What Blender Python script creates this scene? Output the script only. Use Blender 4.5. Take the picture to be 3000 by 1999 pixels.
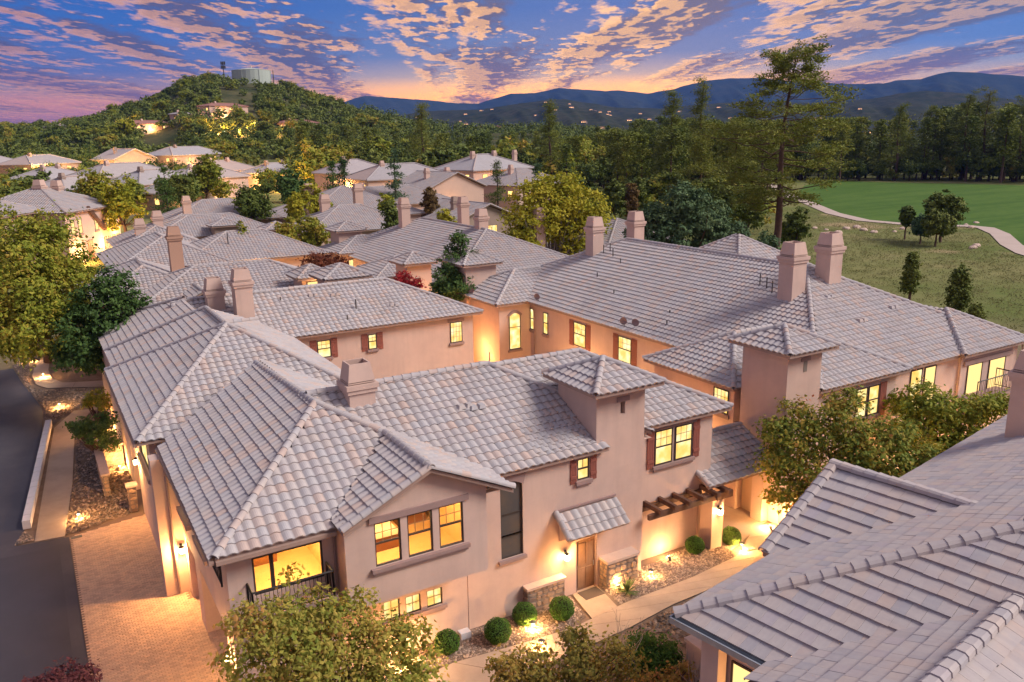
import bpy, math, random
import numpy as np
from mathutils import Matrix, Vector
R_ = math.radians
for o in list(bpy.data.objects): bpy.data.objects.remove(o)
sc = bpy.context.scene
COL = sc.collection
rng = np.random.default_rng(7)
random.seed(7)

# ------------------------------------------------------------------ camera
FPX, HC, HY = 2420.0, 17.5, 400.0
pitch = math.atan((1000 - HY) / FPX); roll = R_(1.0); YAW = R_(59.7)
fw = np.array([0, math.cos(pitch), -math.sin(pitch)])
_r0 = np.array([1., 0, 0]); _u0 = np.cross(_r0, fw)
CR = _r0 * math.cos(roll) - _u0 * math.sin(roll)
CU = _r0 * math.sin(roll) + _u0 * math.cos(roll)
cam = bpy.data.cameras.new('camera'); camo = bpy.data.objects.new('camera', cam); COL.objects.link(camo)
cam.sensor_width = 36; cam.lens = FPX / 3000 * 36; cam.clip_start = 0.5; cam.clip_end = 30000
M = Matrix(((CR[0], CU[0], -fw[0], 0), (CR[1], CU[1], -fw[1], 0), (CR[2], CU[2], -fw[2], HC), (0, 0, 0, 1)))
camo.matrix_world = M
sc.camera = camo

# ------------------------------------------------------------------ world, sun, exposure
sc.view_settings.view_transform = 'Standard'; sc.view_settings.look = 'None'
sc.view_settings.exposure = 1.55; sc.view_settings.gamma = 1.0; sc.view_settings.use_curve_mapping = False
sun = bpy.data.lights.new('sun', 'SUN'); suno = bpy.data.objects.new('sun', sun); COL.objects.link(suno)
sun.energy = 1.5; sun.angle = R_(24); sun.color = (1.0, 0.90, 0.79)
SUN_AZ, SUN_EL = R_(98), R_(40)
sd = Vector((math.sin(SUN_AZ) * math.cos(SUN_EL), math.cos(SUN_AZ) * math.cos(SUN_EL), math.sin(SUN_EL)))
suno.rotation_euler = sd.to_track_quat('Z', 'Y').to_euler()

world = bpy.data.worlds.new('World'); sc.world = world; world.use_nodes = True
def build_sky(nt):
    N = nt.nodes; Lk = nt.links
    N.clear()
    def nd(t, **k):
        n = N.new(t)
        for a, b in k.items(): setattr(n, a, b)
        return n
    def val(x):
        return x
    def mth(op, a, b=None, c=None, clamp=False):
        n = nd('ShaderNodeMath', operation=op); n.use_clamp = clamp
        for i, v in enumerate((a, b, c)):
            if v is None: continue
            if isinstance(v, (int, float)): n.inputs[i].default_value = v
            else: Lk.new(v, n.inputs[i])
        return n.outputs[0]
    def mapr(v, a, b, c, d, smooth=True):
        n = nd('ShaderNodeMapRange'); n.interpolation_type = 'SMOOTHSTEP' if smooth else 'LINEAR'
        Lk.new(v, n.inputs[0])
        for i, x in enumerate((a, b, c, d)): n.inputs[i + 1].default_value = x
        return n.outputs[0]
    def mix(f, a, b, mode='MIX'):
        n = nd('ShaderNodeMix', data_type='RGBA', blend_type=mode)
        if isinstance(f, (int, float)): n.inputs[0].default_value = f
        else: Lk.new(f, n.inputs[0])
        for i, v in ((6, a), (7, b)):
            if isinstance(v, tuple): n.inputs[i].default_value = (*v, 1)
            else: Lk.new(v, n.inputs[i])
        return n.outputs[2]
    def ramp(v, stops, interp='LINEAR'):
        n = nd('ShaderNodeValToRGB'); n.color_ramp.interpolation = interp
        e = n.color_ramp.elements
        while len(e) < len(stops): e.new(0.5)
        for i, (p, c) in enumerate(stops):
            e[i].position = p; e[i].color = (*c, 1)
        Lk.new(v, n.inputs[0]); return n.outputs[0]
    tc = nd('ShaderNodeTexCoord'); sep = nd('ShaderNodeSeparateXYZ'); Lk.new(tc.outputs['Generated'], sep.inputs[0])
    x, y, z = sep.outputs
    az = mth('ARCTAN2', x, y)                      # 0 ahead, + right
    el = mth('ARCSINE', z)
    eln = mth('DIVIDE', mth('MAXIMUM', el, 0.0), R_(30), clamp=True)   # 0..1 over 30 degrees
    # clear-sky gradient, left (pink) / centre (gold) / right (pale peach)
    left = ramp(eln, [(0.0, (.12, .07, .16)), (.04, (.26, .10, .15)), (.08, (.50, .18, .13)), (.108, (.25, .15, .17)), (.14, (.07, .10, .25)), (.22, (.018, .085, .29)), (.30, (.010, .07, .28)), (.55, (.165, .185, .29)), (1.0, (.235, .235, .30))])
    mid = ramp(eln, [(0.0, (1.3, .38, .06)), (.085, (1.35, .50, .09)), (.108, (.95, .46, .15)), (.13, (.40, .29, .24)), (.17, (.10, .15, .28)), (.27, (.03, .10, .29)), (.55, (.17, .19, .29)), (1.0, (.235, .235, .30))])
    right = ramp(eln, [(0.0, (.50, .28, .20)), (.105, (.44, .30, .24)), (.13, (.22, .24, .32)), (.17, (.065, .15, .35)), (.30, (.018, .10, .34)), (.55, (.16, .17, .31)), (1.0, (.235, .235, .30))])
    c = mix(mapr(az, R_(-24), R_(-2), 0, 1), left, mid)
    c = mix(mapr(az, R_(12), R_(28), 0, 1), c, right)
    back = ramp(eln, [(0.0, (.26, .20, .30)), (.3, (.22, .20, .30)), (1.0, (.235, .235, .30))])
    aabs = mth('ABSOLUTE', az)
    c = mix(mapr(aabs, R_(45), R_(110), 0, 1), c, back)
    # cloud deck coordinates
    zz = mth('ADD', mth('MAXIMUM', z, 0.0), 0.028)
    cx = mth('DIVIDE', x, zz); cy = mth('DIVIDE', y, zz)
    def cloudvec(sx, sy, ox=0., oy=0., rot=0.0):
        cb = nd('ShaderNodeCombineXYZ')
        r1, r2 = math.cos(rot), math.sin(rot)
        xx = mth('ADD', mth('MULTIPLY', cx, r1), mth('MULTIPLY', cy, r2)); yy = mth('SUBTRACT', mth('MULTIPLY', cy, r1), mth('MULTIPLY', cx, r2))
        Lk.new(mth('ADD', mth('MULTIPLY', xx, sx), ox), cb.inputs[0]); Lk.new(mth('ADD', mth('MULTIPLY', yy, sy), oy), cb.inputs[1])
        return cb.outputs[0]
    def noise(v, s, det, rough=.55, dist=0.):
        n = nd('ShaderNodeTexNoise'); Lk.new(v, n.inputs['Vector']); n.inputs['Scale'].default_value = s
        n.inputs['Detail'].default_value = det; n.inputs['Roughness'].default_value = rough; n.inputs['Distortion'].default_value = dist
        return n.outputs['Fac']
    def density(dx, dy):
        a = noise(cloudvec(1.05, .15, 3.1 + dx, 1.7 + dy, R_(4)), 1.0, 3, .5)      # long radiating rows
        b = noise(cloudvec(3.0, 1.25, 5.3 + dx * 3, 2.2 + dy * 6), 1.0, 3, .6)      # ripples
        m = noise(cloudvec(9.5, 4.2, 1.3 + dx * 9, 4.2 + dy * 20), 1.0, 2, .6)     # small flakes
        s = mth('ADD', mth('MULTIPLY', a, 1.0), mth('MULTIPLY', b, .34))
        return mth('ADD', s, mth('MULTIPLY', m, .30))
    d0 = density(0, 0)
    d1 = density(-.10, .050)
    thr = .742
    thr_l = mapr(az, R_(-30), R_(-6), 0.012, 0.0)
    cov = mapr(mth('SUBTRACT', d0, thr_l), thr - .01, thr + .15, 0, 1)
    low = mapr(eln, 0.0, .07, .25, 1.0)
    cov = mth('MULTIPLY', cov, low)
    thin = mapr(eln, .40, .8, 1.0, .35)
    cov = mth('MULTIPLY', cov, thin)
    lit = mapr(mth('SUBTRACT', d0, d1), -.010, .042, 0, 1)
    dens = mapr(d0, thr + .03, thr + .17, 1, 0)
    lit = mth('MULTIPLY', lit, mth('ADD', mth('MULTIPLY', dens, .65), .35))
    sunny = ramp(mapr(az, R_(-30), R_(30), 0, 1, False), [(0.0, (.70, .29, .13)), (.3, (1.05, .50, .13)), (.6, (1.5, .74, .13)), (.8, (1.15, .58, .15)), (1.0, (.80, .45, .20))])
    dark = ramp(mapr(az, R_(-30), R_(30), 0, 1, False), [(0.0, (.055, .048, .115)), (.35, (.066, .060, .115)), (.6, (.082, .074, .115)), (1.0, (.068, .088, .17))])
    warmlow = mapr(eln, .07, .17, 1, 0)
    dark = mix(mth('MULTIPLY', warmlow, .5), dark, (.26, .09, .10))
    cc = mix(lit, dark, sunny)
    c2 = mix(cov, c, cc)
    # below the horizon: dark earth tone
    c2 = mix(mapr(z, -.03, 0.0, 1, 0), c2, (.05, .05, .06))
    sky = nd('ShaderNodeTexSky', sky_type='NISHITA'); sky.sun_disc = False; sky.sun_elevation = R_(2.0); sky.sun_rotation = R_(10)
    add = mix(0.004, c2, sky.outputs[0], 'ADD')
    bg = nd('ShaderNodeBackground'); out = nd('ShaderNodeOutputWorld')
    Lk.new(add, bg.inputs[0]); bg.inputs[1].default_value = 0.60
    Lk.new(bg.outputs[0], out.inputs[0])
build_sky(world.node_tree)
try:
    sc.cycles.max_bounces = 6; sc.cycles.diffuse_bounces = 3; sc.cycles.volume_bounces = 0
    sc.cycles.transparent_max_bounces = 12
except Exception: pass

# ------------------------------------------------------------------ geometry in the estate's own grid
e1 = np.array([math.sin(YAW), math.cos(YAW), 0]); e2 = np.array([-math.cos(YAW), math.sin(YAW), 0])
GROT = math.pi / 2 - YAW
def G2W(a, b, z=0.0): return Vector(tuple(e1 * a + e2 * b + np.array([0, 0, z])))
def W2G(p): p = np.array(p); return float(p @ e1), float(p @ e2)
def pray(x, y): return fw + CR * ((x - 1500) / FPX) + CU * ((1000 - y) / FPX)
def at(x, y, z=0.0):
    d = pray(x, y); t = (z - HC) / d[2]; return np.array([d[0] * t, d[1] * t, z])
def atd(x, y, dist):
    d = pray(x, y); t = dist / math.hypot(d[0], d[1]); return np.array([d[0] * t, d[1] * t, HC + d[2] * t])
def atG(x, y, z=0.0):
    a, b = W2G(at(x, y, z)); return (a, b)

class MB:
    def __init__(s): s.v = []; s.f = []; s.n = 0; s.m = []
    def add(s, verts, faces, mi=0):
        verts = np.asarray(verts, float).reshape(-1, 3)
        s.v.append(verts)
        for f in faces: s.f.append([i + s.n for i in f]); s.m.append(mi)
        s.n += len(verts)
    def arr(s, verts, quads):      # quads numpy int array
        s.v.append(np.asarray(verts, float)); q = np.asarray(quads) + s.n
        s.f.extend(q.tolist()); s.m.extend([0] * len(q)); s.n += len(verts)
    def poly(s, pts, mi=0): s.add(pts, [list(range(len(pts)))], mi)
    def box(s, a0, a1, b0, b1, z0, z1, mi=0):
        v = [(a0, b0, z0), (a1, b0, z0), (a1, b1, z0), (a0, b1, z0), (a0, b0, z1), (a1, b0, z1), (a1, b1, z1), (a0, b1, z1)]
        s.add(v, [(0, 3, 2, 1), (4, 5, 6, 7), (0, 1, 5, 4), (1, 2, 6, 5), (2, 3, 7, 6), (3, 0, 4, 7)], mi)
    def ob(s, O, u, n, u0, u1, n0, n1, z0, z1, mi=0):   # box on a wall: u along, n outward
        O = np.array((*O, 0.)[:3], float); u = np.array((*u, 0.)); n = np.array((*n, 0.)); k = np.array((0, 0, 1.))
        v = [O + u * p + n * q + k * r for r in (z0, z1) for p, q in ((u0, n0), (u1, n0), (u1, n1), (u0, n1))]
        s.add(v, [(0, 3, 2, 1), (4, 5, 6, 7), (0, 1, 5, 4), (1, 2, 6, 5), (2, 3, 7, 6), (3, 0, 4, 7)], mi)
    def prism(s, pts, z0, z1, mi=0):
        n = len(pts); v = [(p[0], p[1], z0) for p in pts] + [(p[0], p[1], z1) for p in pts]
        f = [list(range(n))[::-1], list(range(n, 2 * n))] + [(i, (i + 1) % n, n + (i + 1) % n, n + i) for i in range(n)]
        s.add(v, f, mi)
    def frus(s, c, z0, z1, w0, d0, w1, d1, mi=0):
        a, b = c
        v = [(a - w0, b - d0, z0), (a + w0, b - d0, z0), (a + w0, b + d0, z0), (a - w0, b + d0, z0), (a - w1, b - d1, z1), (a + w1, b - d1, z1), (a + w1, b + d1, z1), (a - w1, b + d1, z1)]
        s.add(v, [(0, 3, 2, 1), (4, 5, 6, 7), (0, 1, 5, 4), (1, 2, 6, 5), (2, 3, 7, 6), (3, 0, 4, 7)], mi)
    def tube(s, pts, rads, k=8, mi=0, cap=True):
        pts = [np.array(p, float) for p in pts]; rings = []
        for i, p in enumerate(pts):
            d = pts[min(i + 1, len(pts) - 1)] - pts[max(i - 1, 0)]; d = d / (np.linalg.norm(d) + 1e-9)
            h = np.array([0, 0, 1.]) if abs(d[2]) < .9 else np.array([1., 0, 0])
            x = np.cross(d, h); x /= np.linalg.norm(x); y = np.cross(d, x)
            r = rads[i] if hasattr(rads, '__len__') else rads
            rings.append([p + r * (math.cos(2 * math.pi * j / k) * x + math.sin(2 * math.pi * j / k) * y) for j in range(k)])
        f = []
        for i in range(len(pts) - 1):
            for j in range(k): f.append((i * k + j, i * k + (j + 1) % k, (i + 1) * k + (j + 1) % k, (i + 1) * k + j))
        if cap: f.append(list(range(k))); f.append([(len(pts) - 1) * k + j for j in range(k)][::-1])
        s.add(np.array(rings).reshape(-1, 3), f, mi)
    def mesh(s, name, mats, off=(0, 0, 0), smooth=False):
        me = bpy.data.meshes.new(name)
        v = np.concatenate(s.v) - np.array(off) if s.v else np.zeros((0, 3))
        nl = np.fromiter((len(f) for f in s.f), int, len(s.f))
        flat = np.fromiter((i for f in s.f for i in f), int, int(nl.sum()))
        me.vertices.add(len(v)); me.vertices.foreach_set('co', v.ravel())
        me.loops.add(len(flat)); me.loops.foreach_set('vertex_index', flat)
        me.polygons.add(len(nl)); st = np.concatenate(([0], np.cumsum(nl)[:-1])) if len(nl) else []
        me.polygons.foreach_set('loop_start', st)
        me.polygons.foreach_set('use_smooth', [bool(smooth)] * len(nl))
        if not isinstance(mats, (list, tuple)): mats = [mats]
        for m in mats: me.materials.append(m)
        if any(s.m): me.polygons.foreach_set('material_index', s.m)
        me.update(calc_edges=True)
        return me

CENTERED = {}
def tag(o, label=None, cat=None, group=None, kind=None):
    if label: o['label'] = label
    if cat: o['category'] = cat
    if group: o['group'] = group
    if kind: o['kind'] = kind
    return o
def thing(name, label, cat, a, b, z=0.0, group=None, rot=0.0):
    """Empty at the thing's base; children use grid coordinates (or the rotated frame's) minus its origin"""
    o = bpy.data.objects.new(name, None); COL.objects.link(o); o.empty_display_size = .3
    o.location = G2W(a, b, z); o.rotation_euler = (0, 0, GROT + rot)
    c, s_ = math.cos(rot), math.sin(rot)
    CENTERED[o.name] = (a * c + b * s_, -a * s_ + b * c, z)
    return tag(o, label, cat, group)
def part(name, mb, mat, parent, off=None, smooth=False, label=None, kind=None):
    if off is None: off = CENTERED.get(parent.name, (0, 0, 0))
    o = bpy.data.objects.new(name, mb.mesh(name, mat, off, smooth)); COL.objects.link(o); o.parent = parent
    CENTERED[o.name] = off
    return tag(o, label, None, None, kind)
def single(name, mb, mat, label, cat, a, b, z=0, group=None, smooth=False, kind=None, rot=0.0):
    c, s_ = math.cos(rot), math.sin(rot); off = (a * c + b * s_, -a * s_ + b * c, z)
    o = bpy.data.objects.new(name, mb.mesh(name, mat, off, smooth)); COL.objects.link(o)
    o.location = G2W(a, b, z); o.rotation_euler = (0, 0, GROT + rot)
    CENTERED[o.name] = off
    return tag(o, label, cat, group, kind)
def wsingle(name, mb, mat, loc=(0, 0, 0), smooth=False, **k):    # world coordinates
    o = bpy.data.objects.new(name, mb.mesh(name, mat, loc, smooth)); COL.objects.link(o); o.location = loc
    return tag(o, **k)
def inst(name, me, parent, mat4):
    o = bpy.data.objects.new(name, me); COL.objects.link(o); o.parent = parent; o.matrix_local = mat4
    return o

# ------------------------------------------------------------------ materials
def new_mat(name):
    m = bpy.data.materials.new(name); m.use_nodes = True; nt = m.node_tree
    return m, nt, nt.nodes, nt.links, nt.nodes['Principled BSDF']
def surf(name, col, rough=.85, col2=None, nscale=1.5, bump=0.0, bscale=60, island=0.0, icol=None, col3=None, n3=.25, spec=.3, metal=0, streak=None, detail=5):
    m, nt, N, L, P = new_mat(name)
    P.inputs['Roughness'].default_value = rough; P.inputs['Specular IOR Level'].default_value = spec; P.inputs['Metallic'].default_value = metal
    tc = N.new('ShaderNodeTexCoord')
    cur = None
    def mixn(f, a, b, mode='MIX'):
        n = N.new('ShaderNodeMix'); n.data_type = 'RGBA'; n.blend_type = mode
        if isinstance(f, float): n.inputs[0].default_value = f
        else: L.new(f, n.inputs[0])
        for i, v in ((6, a), (7, b)):
            if isinstance(v, tuple): n.inputs[i].default_value = (*v, 1)
            else: L.new(v, n.inputs[i])
        return n.outputs[2]
    def nz(scale, det=5, rgh=.6, vec=None):
        n = N.new('ShaderNodeTexNoise'); n.inputs['Scale'].default_value = scale; n.inputs['Detail'].default_value = det; n.inputs['Roughness'].default_value = rgh
        L.new(vec if vec is not None else tc.outputs['Object'], n.inputs['Vector'])
        return n.outputs['Fac']
    def mr(v, a, b, c=0., d=1.):
        n = N.new('ShaderNodeMapRange'); L.new(v, n.inputs[0])
        for i, x in enumerate((a, b, c, d)): n.inputs[i + 1].default_value = x
        return n.outputs[0]
    cur = col
    if col2: cur = mixn(mr(nz(nscale, detail), .3, .7), col, col2)
    if col3: cur = mixn(mr(nz(n3, 6, .7), .45, .72), cur, col3)
    if streak:
        mp = N.new('ShaderNodeMapping'); mp.inputs['Scale'].default_value = streak[1]; L.new(tc.outputs['Object'], mp.inputs[0])
        cur = mixn(mr(nz(1.0, 4, .6, mp.outputs[0]), .45, .8, 0., streak[2]), cur, streak[0])
    if island:
        g = N.new('ShaderNodeNewGeometry'); oi = N.new('ShaderNodeObjectInfo')
        ad = N.new('ShaderNodeMath'); ad.operation = 'ADD'; L.new(g.outputs['Random Per Island'], ad.inputs[0]); L.new(oi.outputs['Random'], ad.inputs[1])
        fr = N.new('ShaderNodeMath'); fr.operation = 'FRACT'; L.new(ad.outputs[0], fr.inputs[0])
        r = N.new('ShaderNodeValToRGB'); e = r.color_ramp.elements
        stops = icol
        while len(e) < len(stops): e.new(.5)
        for i, (p, c) in enumerate(stops): e[i].position = p; e[i].color = (*c, 1)
        L.new(fr.outputs[0], r.inputs[0])
        cur = mixn(island, cur, r.outputs[0], 'MULTIPLY')
    if isinstance(cur, tuple): P.inputs['Base Color'].default_value = (*cur, 1)
    else: L.new(cur, P.inputs['Base Color'])
    if bump:
        b = N.new('ShaderNodeBump'); b.inputs['Strength'].default_value = bump; b.inputs['Distance'].default_value = .02
        L.new(nz(bscale, 4, .6), b.inputs['Height']); L.new(b.outputs[0], P.inputs['Normal'])
    return m
def emit(name, col, strength, var=None):
    m, nt, N, L, P = new_mat(name); N.remove(P); em = N.new('ShaderNodeEmission'); em.inputs[0].default_value = (*col, 1); em.inputs[1].default_value = strength
    if var:
        tc = N.new('ShaderNodeTexCoord'); n = N.new('ShaderNodeTexNoise'); n.inputs['Scale'].default_value = 1.7; n.inputs['Detail'].default_value = 3
        v = N.new('ShaderNodeTexVoronoi'); v.inputs['Scale'].default_value = 2.1; v.distance = 'CHEBYCHEV'
        oi = N.new('ShaderNodeObjectInfo'); ad = N.new('ShaderNodeVectorMath'); ad.operation = 'ADD'
        mu = N.new('ShaderNodeMath'); mu.operation = 'MULTIPLY'; mu.inputs[1].default_value = 37.; L.new(oi.outputs['Random'], mu.inputs[0])
        L.new(tc.outputs['Object'], ad.inputs[0]); L.new(mu.outputs[0], ad.inputs[1])
        L.new(ad.outputs[0], n.inputs['Vector']); L.new(ad.outputs[0], v.inputs['Vector'])
        r = N.new('ShaderNodeValToRGB'); e = r.color_ramp.elements
        while len(e) < len(var): e.new(.5)
        for i, (p, c) in enumerate(var): e[i].position = p; e[i].color = (*c, 1)
        mx = N.new('ShaderNodeMath'); mx.operation = 'MULTIPLY_ADD'; L.new(v.outputs['Distance'], mx.inputs[0]); mx.inputs[1].default_value = .45; L.new(n.outputs['Fac'], mx.inputs[2])
        L.new(mx.outputs[0], r.inputs[0]); L.new(r.outputs[0], em.inputs[0])
    L.new(em.outputs[0], nt.nodes['Material Output'].inputs[0])
    return m
def leafmat(name, stops, rough=.6, trans=.25):
    m, nt, N, L, P = new_mat(name)
    P.inputs['Roughness'].default_value = rough; P.inputs['Specular IOR Level'].default_value = .15
    g = N.new('ShaderNodeNewGeometry'); oi = N.new('ShaderNodeObjectInfo'); tc = N.new('ShaderNodeTexCoord')
    n = N.new('ShaderNodeTexNoise'); n.inputs['Scale'].default_value = .55; n.inputs['Detail'].default_value = 3; L.new(tc.outputs['Object'], n.inputs['Vector'])
    a = N.new('ShaderNodeMath'); a.operation = 'MULTIPLY_ADD'; L.new(g.outputs['Random Per Island'], a.inputs[0]); a.inputs[1].default_value = .42; L.new(n.outputs['Fac'], a.inputs[2])
    b = N.new('ShaderNodeMath'); b.operation = 'MULTIPLY_ADD'; L.new(oi.outputs['Random'], b.inputs[0]); b.inputs[1].default_value = .3; L.new(a.outputs[0], b.inputs[2])
    mr = N.new('ShaderNodeMapRange'); L.new(b.outputs[0], mr.inputs[0]); mr.inputs[1].default_value = .42; mr.inputs[2].default_value = 1.2
    r = N.new('ShaderNodeValToRGB'); e = r.color_ramp.elements
    while len(e) < len(stops): e.new(.5)
    for i, (p, c) in enumerate(stops): e[i].position = p; e[i].color = (*c, 1)
    L.new(mr.outputs[0], r.inputs[0]); L.new(r.outputs[0], P.inputs['Base Color'])
    t = N.new('ShaderNodeBsdfTranslucent'); L.new(r.outputs[0], t.inputs[0]); mx = N.new('ShaderNodeMixShader'); mx.inputs[0].default_value = trans
    L.new(P.outputs[0], mx.inputs[1]); L.new(t.outputs[0], mx.inputs[2]); L.new(mx.outputs[0], N['Material Output'].inputs[0])
    return m
TILE_I = [(0, (.86, .86, .90)), (.22, (1.0, .96, .98)), (.5, (.93, .95, 1.0)), (.78, (1.04, .99, .97)), (.92, (1.08, .94, .88)), (1, (1.06, .88, .80))]
M_tile = surf('concrete_tile', (.47, .435, .43), .8, (.40, .375, .385), 3.0, .25, 90, 1.0, TILE_I, (.385, .345, .335), .45, spec=.25)
M_tilef = surf('concrete_tile_far', (.42, .385, .385), .85, (.35, .325, .335), 1.2, 0, 90, 1.0, TILE_I, (.37, .33, .325), .25, spec=.2)
M_flat = surf('flat_concrete_tile', (.46, .425, .415), .8, (.39, .36, .375), 2.2, .35, 70, 1.0, [(0, (.82, .83, .90)), (.25, (.98, .94, .95)), (.6, (1, .97, .98)), (.85, (1.05, .95, .90)), (1, (.90, .88, .98))], (.46, .38, .35), .6, spec=.25, streak=((.30, .28, .31), (6, 1.0, 1.0), .45))
M_deck = surf('roof_underlay', (.16, .12, .12), .9)
M_fascia = surf('fascia_paint', (.36, .24, .20), .7, (.31, .21, .18), 2, .1, 60)
M_stucco = surf('pink_stucco', (.61, .445, .385), .92, (.55, .395, .345), .8, .35, 70, col3=(.50, .36, .32), n3=.5, spec=.1, streak=((.45, .33, .29), (2.6, 2.6, .22), .5))
M_stuccof = surf('pale_stucco', (.58, .41, .35), .92, (.52, .37, .32), .4, 0, spec=.1)
M_brownst = surf('brown_stucco', (.36, .27, .23), .92, (.31, .23, .20), .6, 0, spec=.1)
M_trim = surf('mauve_trim', (.33, .22, .21), .85, (.29, .20, .19), 3, .15, 80)
M_frame = surf('bronze_frame', (.055, .042, .038), .5)
M_muntin = surf('muntin', (.30, .20, .10), .6)
M_shut = surf('red_shutter', (.30, .10, .075), .7, (.25, .085, .065), 4, .15, 80)
M_door = surf('oak_door', (.34, .20, .12), .6, (.27, .15, .09), 3, .15, 60, streak=((.20, .11, .07), (12, 12, .8), .6))
M_gdoor = surf('tan_door', (.46, .33, .25), .8)
M_beam = surf('pergola_wood', (.13, .065, .045), .75, (.10, .05, .035), 4, .25, 60)
M_iron = surf('wrought_iron', (.03, .026, .026), .5, metal=.6)
M_metal = surf('galvanised_gutter', (.42, .45, .50), .35, (.34, .37, .42), 3, metal=.6)
M_darkm = surf('dark_metal', (.09, .08, .08), .6)
M_stone = surf('veneer_stone', (.42, .31, .24), .9, (.30, .22, .18), 5, .5, 40, 1.0, [(0, (.6, .55, .55)), (.4, (.95, .9, .85)), (.7, (1.15, 1.0, .85)), (1, (1.25, 1.15, 1.0))])
M_mortar = surf('mortar', (.22, .18, .16), .95)
M_capst = surf('cap_stone', (.56, .42, .36), .9, (.50, .37, .32), 3, .2, 60)
M_asph = surf('asphalt', (.070, .064, .082), .85, (.056, .052, .070), .35, .35, 160, col3=(.092, .084, .098), n3=.25, streak=((.045, .042, .056), (.5, .12, 1), .6))
M_paver = surf('brick_paver', (.56, .40, .31), .9, (.48, .34, .265), 1.0, .2, 90, 1.0, [(0, (.8, .78, .78)), (.5, (1, .97, .95)), (1, (1.15, 1.05, .98))])
M_pbed = surf('paver_joint_sand', (.17, .11, .09), .95)
M_conc = surf('tan_concrete', (.46, .35, .27), .9, (.40, .30, .235), .9, .15, 90, col3=(.33, .25, .20), n3=.5)
M_block = surf('pale_block', (.62, .58, .60), .9, (.55, .52, .55), 2, .3, 60)
M_dirt = surf('bed_soil', (.21, .145, .11), .95, (.15, .105, .08), 2, .4, 40)
M_rock = surf('gravel_stone', (.40, .32, .27), .95, (.30, .25, .22), 3, .2, 60, 1.0, [(0, (.45, .42, .42)), (.4, (.85, .8, .78)), (.8, (1.2, 1.1, 1.0)), (1, (1.5, 1.4, 1.3))])
M_rockd = surf('river_rock', (.25, .20, .175), .9, (.18, .145, .125), 3, .2, 60, 1.0, [(0, (.4, .4, .42)), (.5, (.9, .85, .82)), (1, (1.7, 1.5, 1.35))])
M_mat = surf('door_mat', (.10, .075, .06), .95)
M_bark = surf('bark', (.13, .075, .055), .95, (.08, .05, .04), 3, .5, 20)
M_barkw = surf('pale_bark', (.42, .36, .31), .9, (.30, .26, .23), 3, .4, 20)
M_barkd = surf('dark_bark', (.06, .045, .038), .95)
M_glassd = surf('dark_glass', (.085, .08, .082), .2, (.13, .10, .08), 1.2, spec=.5)
M_shingle = surf('far_roof_red', (.28, .14, .12), .9)
M_tank = surf('tank_paint', (.42, .47, .43), .6, (.38, .43, .40), .1)
WV = [(.22, (.22, .08, .02)), (.30, (.55, .24, .05)), (.42, (.95, .50, .10)), (.62, (1.0, .62, .17)), (.8, (1.0, .80, .36)), (1, (1, .93, .62))]
M_lit = emit('lit_window', (1, .6, .18), .46, WV)
M_litb = emit('lit_window_bright', (1, .66, .25), .52)
M_litf = emit('far_lit_window', (1, .55, .17), .8)
M_lamp = emit('lamp_glass', (1, .70, .30), 16)
M_room = surf('room_paint', (.78, .56, .26), .9, (.70, .48, .20), 1.5)
M_roomd = surf('room_furniture', (.24, .10, .04), .6)
M_bed = surf('room_linen', (.8, .70, .52), .9)

def glass_mat():
    m, nt, N, L, P = new_mat('clear_glass'); N.remove(P)
    t = N.new('ShaderNodeBsdfTransparent'); g = N.new('ShaderNodeBsdfGlossy'); g.inputs['Roughness'].default_value = .03
    mx = N.new('ShaderNodeMixShader'); mx.inputs[0].default_value = .05
    L.new(t.outputs[0], mx.inputs[1]); L.new(g.outputs[0], mx.inputs[2]); L.new(mx.outputs[0], N['Material Output'].inputs[0]); return m
M_glass = glass_mat()

# ------------------------------------------------------------------ lamps
WARM = (1.0, .52, .17)
NL = [0]
def plight(parent, loc, power, radius=.06, col=WARM, world=False):
    l = bpy.data.lights.new('lamp_light', 'POINT'); l.energy = power * 1.1; l.color = col; l.shadow_soft_size = radius
    o = bpy.data.objects.new('lamp_light', l); COL.objects.link(o)
    if parent is not None:
        o.parent = parent; off = CENTERED.get(parent.name, (0, 0, 0)); o.location = (loc[0] - off[0], loc[1] - off[1], loc[2] - off[2])
    else: o.location = loc
    NL[0] += 1
    return o
def wall_lantern(root, O, n, power=45):
    """lantern on a wall point O (grid), outward normal n"""
    a, b, z = O; u = (-n[1], n[0])
    mb = MB(); mb.ob((a, b, z), u, n, -.05, .05, 0, .025, -.02, .22); mb.ob((a, b, z), u, n, -.012, .012, .02, .14, .16, .19)
    c = (a + n[0] * .15, b + n[1] * .15); mb.frus(c, z + .10, z + .17, .10, .10, .02, .02); mb.frus(c, z - .17, z - .15, .05, .05, .075, .075)
    w = part('wall_lantern', mb, M_iron, root)
    g = MB(); g.frus(c, z - .148, z + .098, .065, .065, .085, .085); part('lamp_glass', g, M_lamp, w)
    plight(w, (c[0] + n[0] * .14, c[1] + n[1] * .14, z - .02), power, .07)
def path_light(a, b, label, power=30, z=0.0, group='low path lights in the gravel'):
    t = thing('path_light', label, 'path light', a, b, z, group)
    mb = MB(); mb.tube([(a, b, z), (a, b, z + .38)], .018, 6); part('stake', mb, M_darkm, t)
    g = MB(); g.tube([(a, b, z + .30), (a, b, z + .37)], .05, 8); part('lamp_glass', g, M_lamp, t)
    c = MB(); c.tube([(a, b, z + .372), (a, b, z + .44)], [.13, .02], 10); part('lamp_shade', c, M_darkm, t)
    plight(t, (a, b, z + .26), power, .05)
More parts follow.
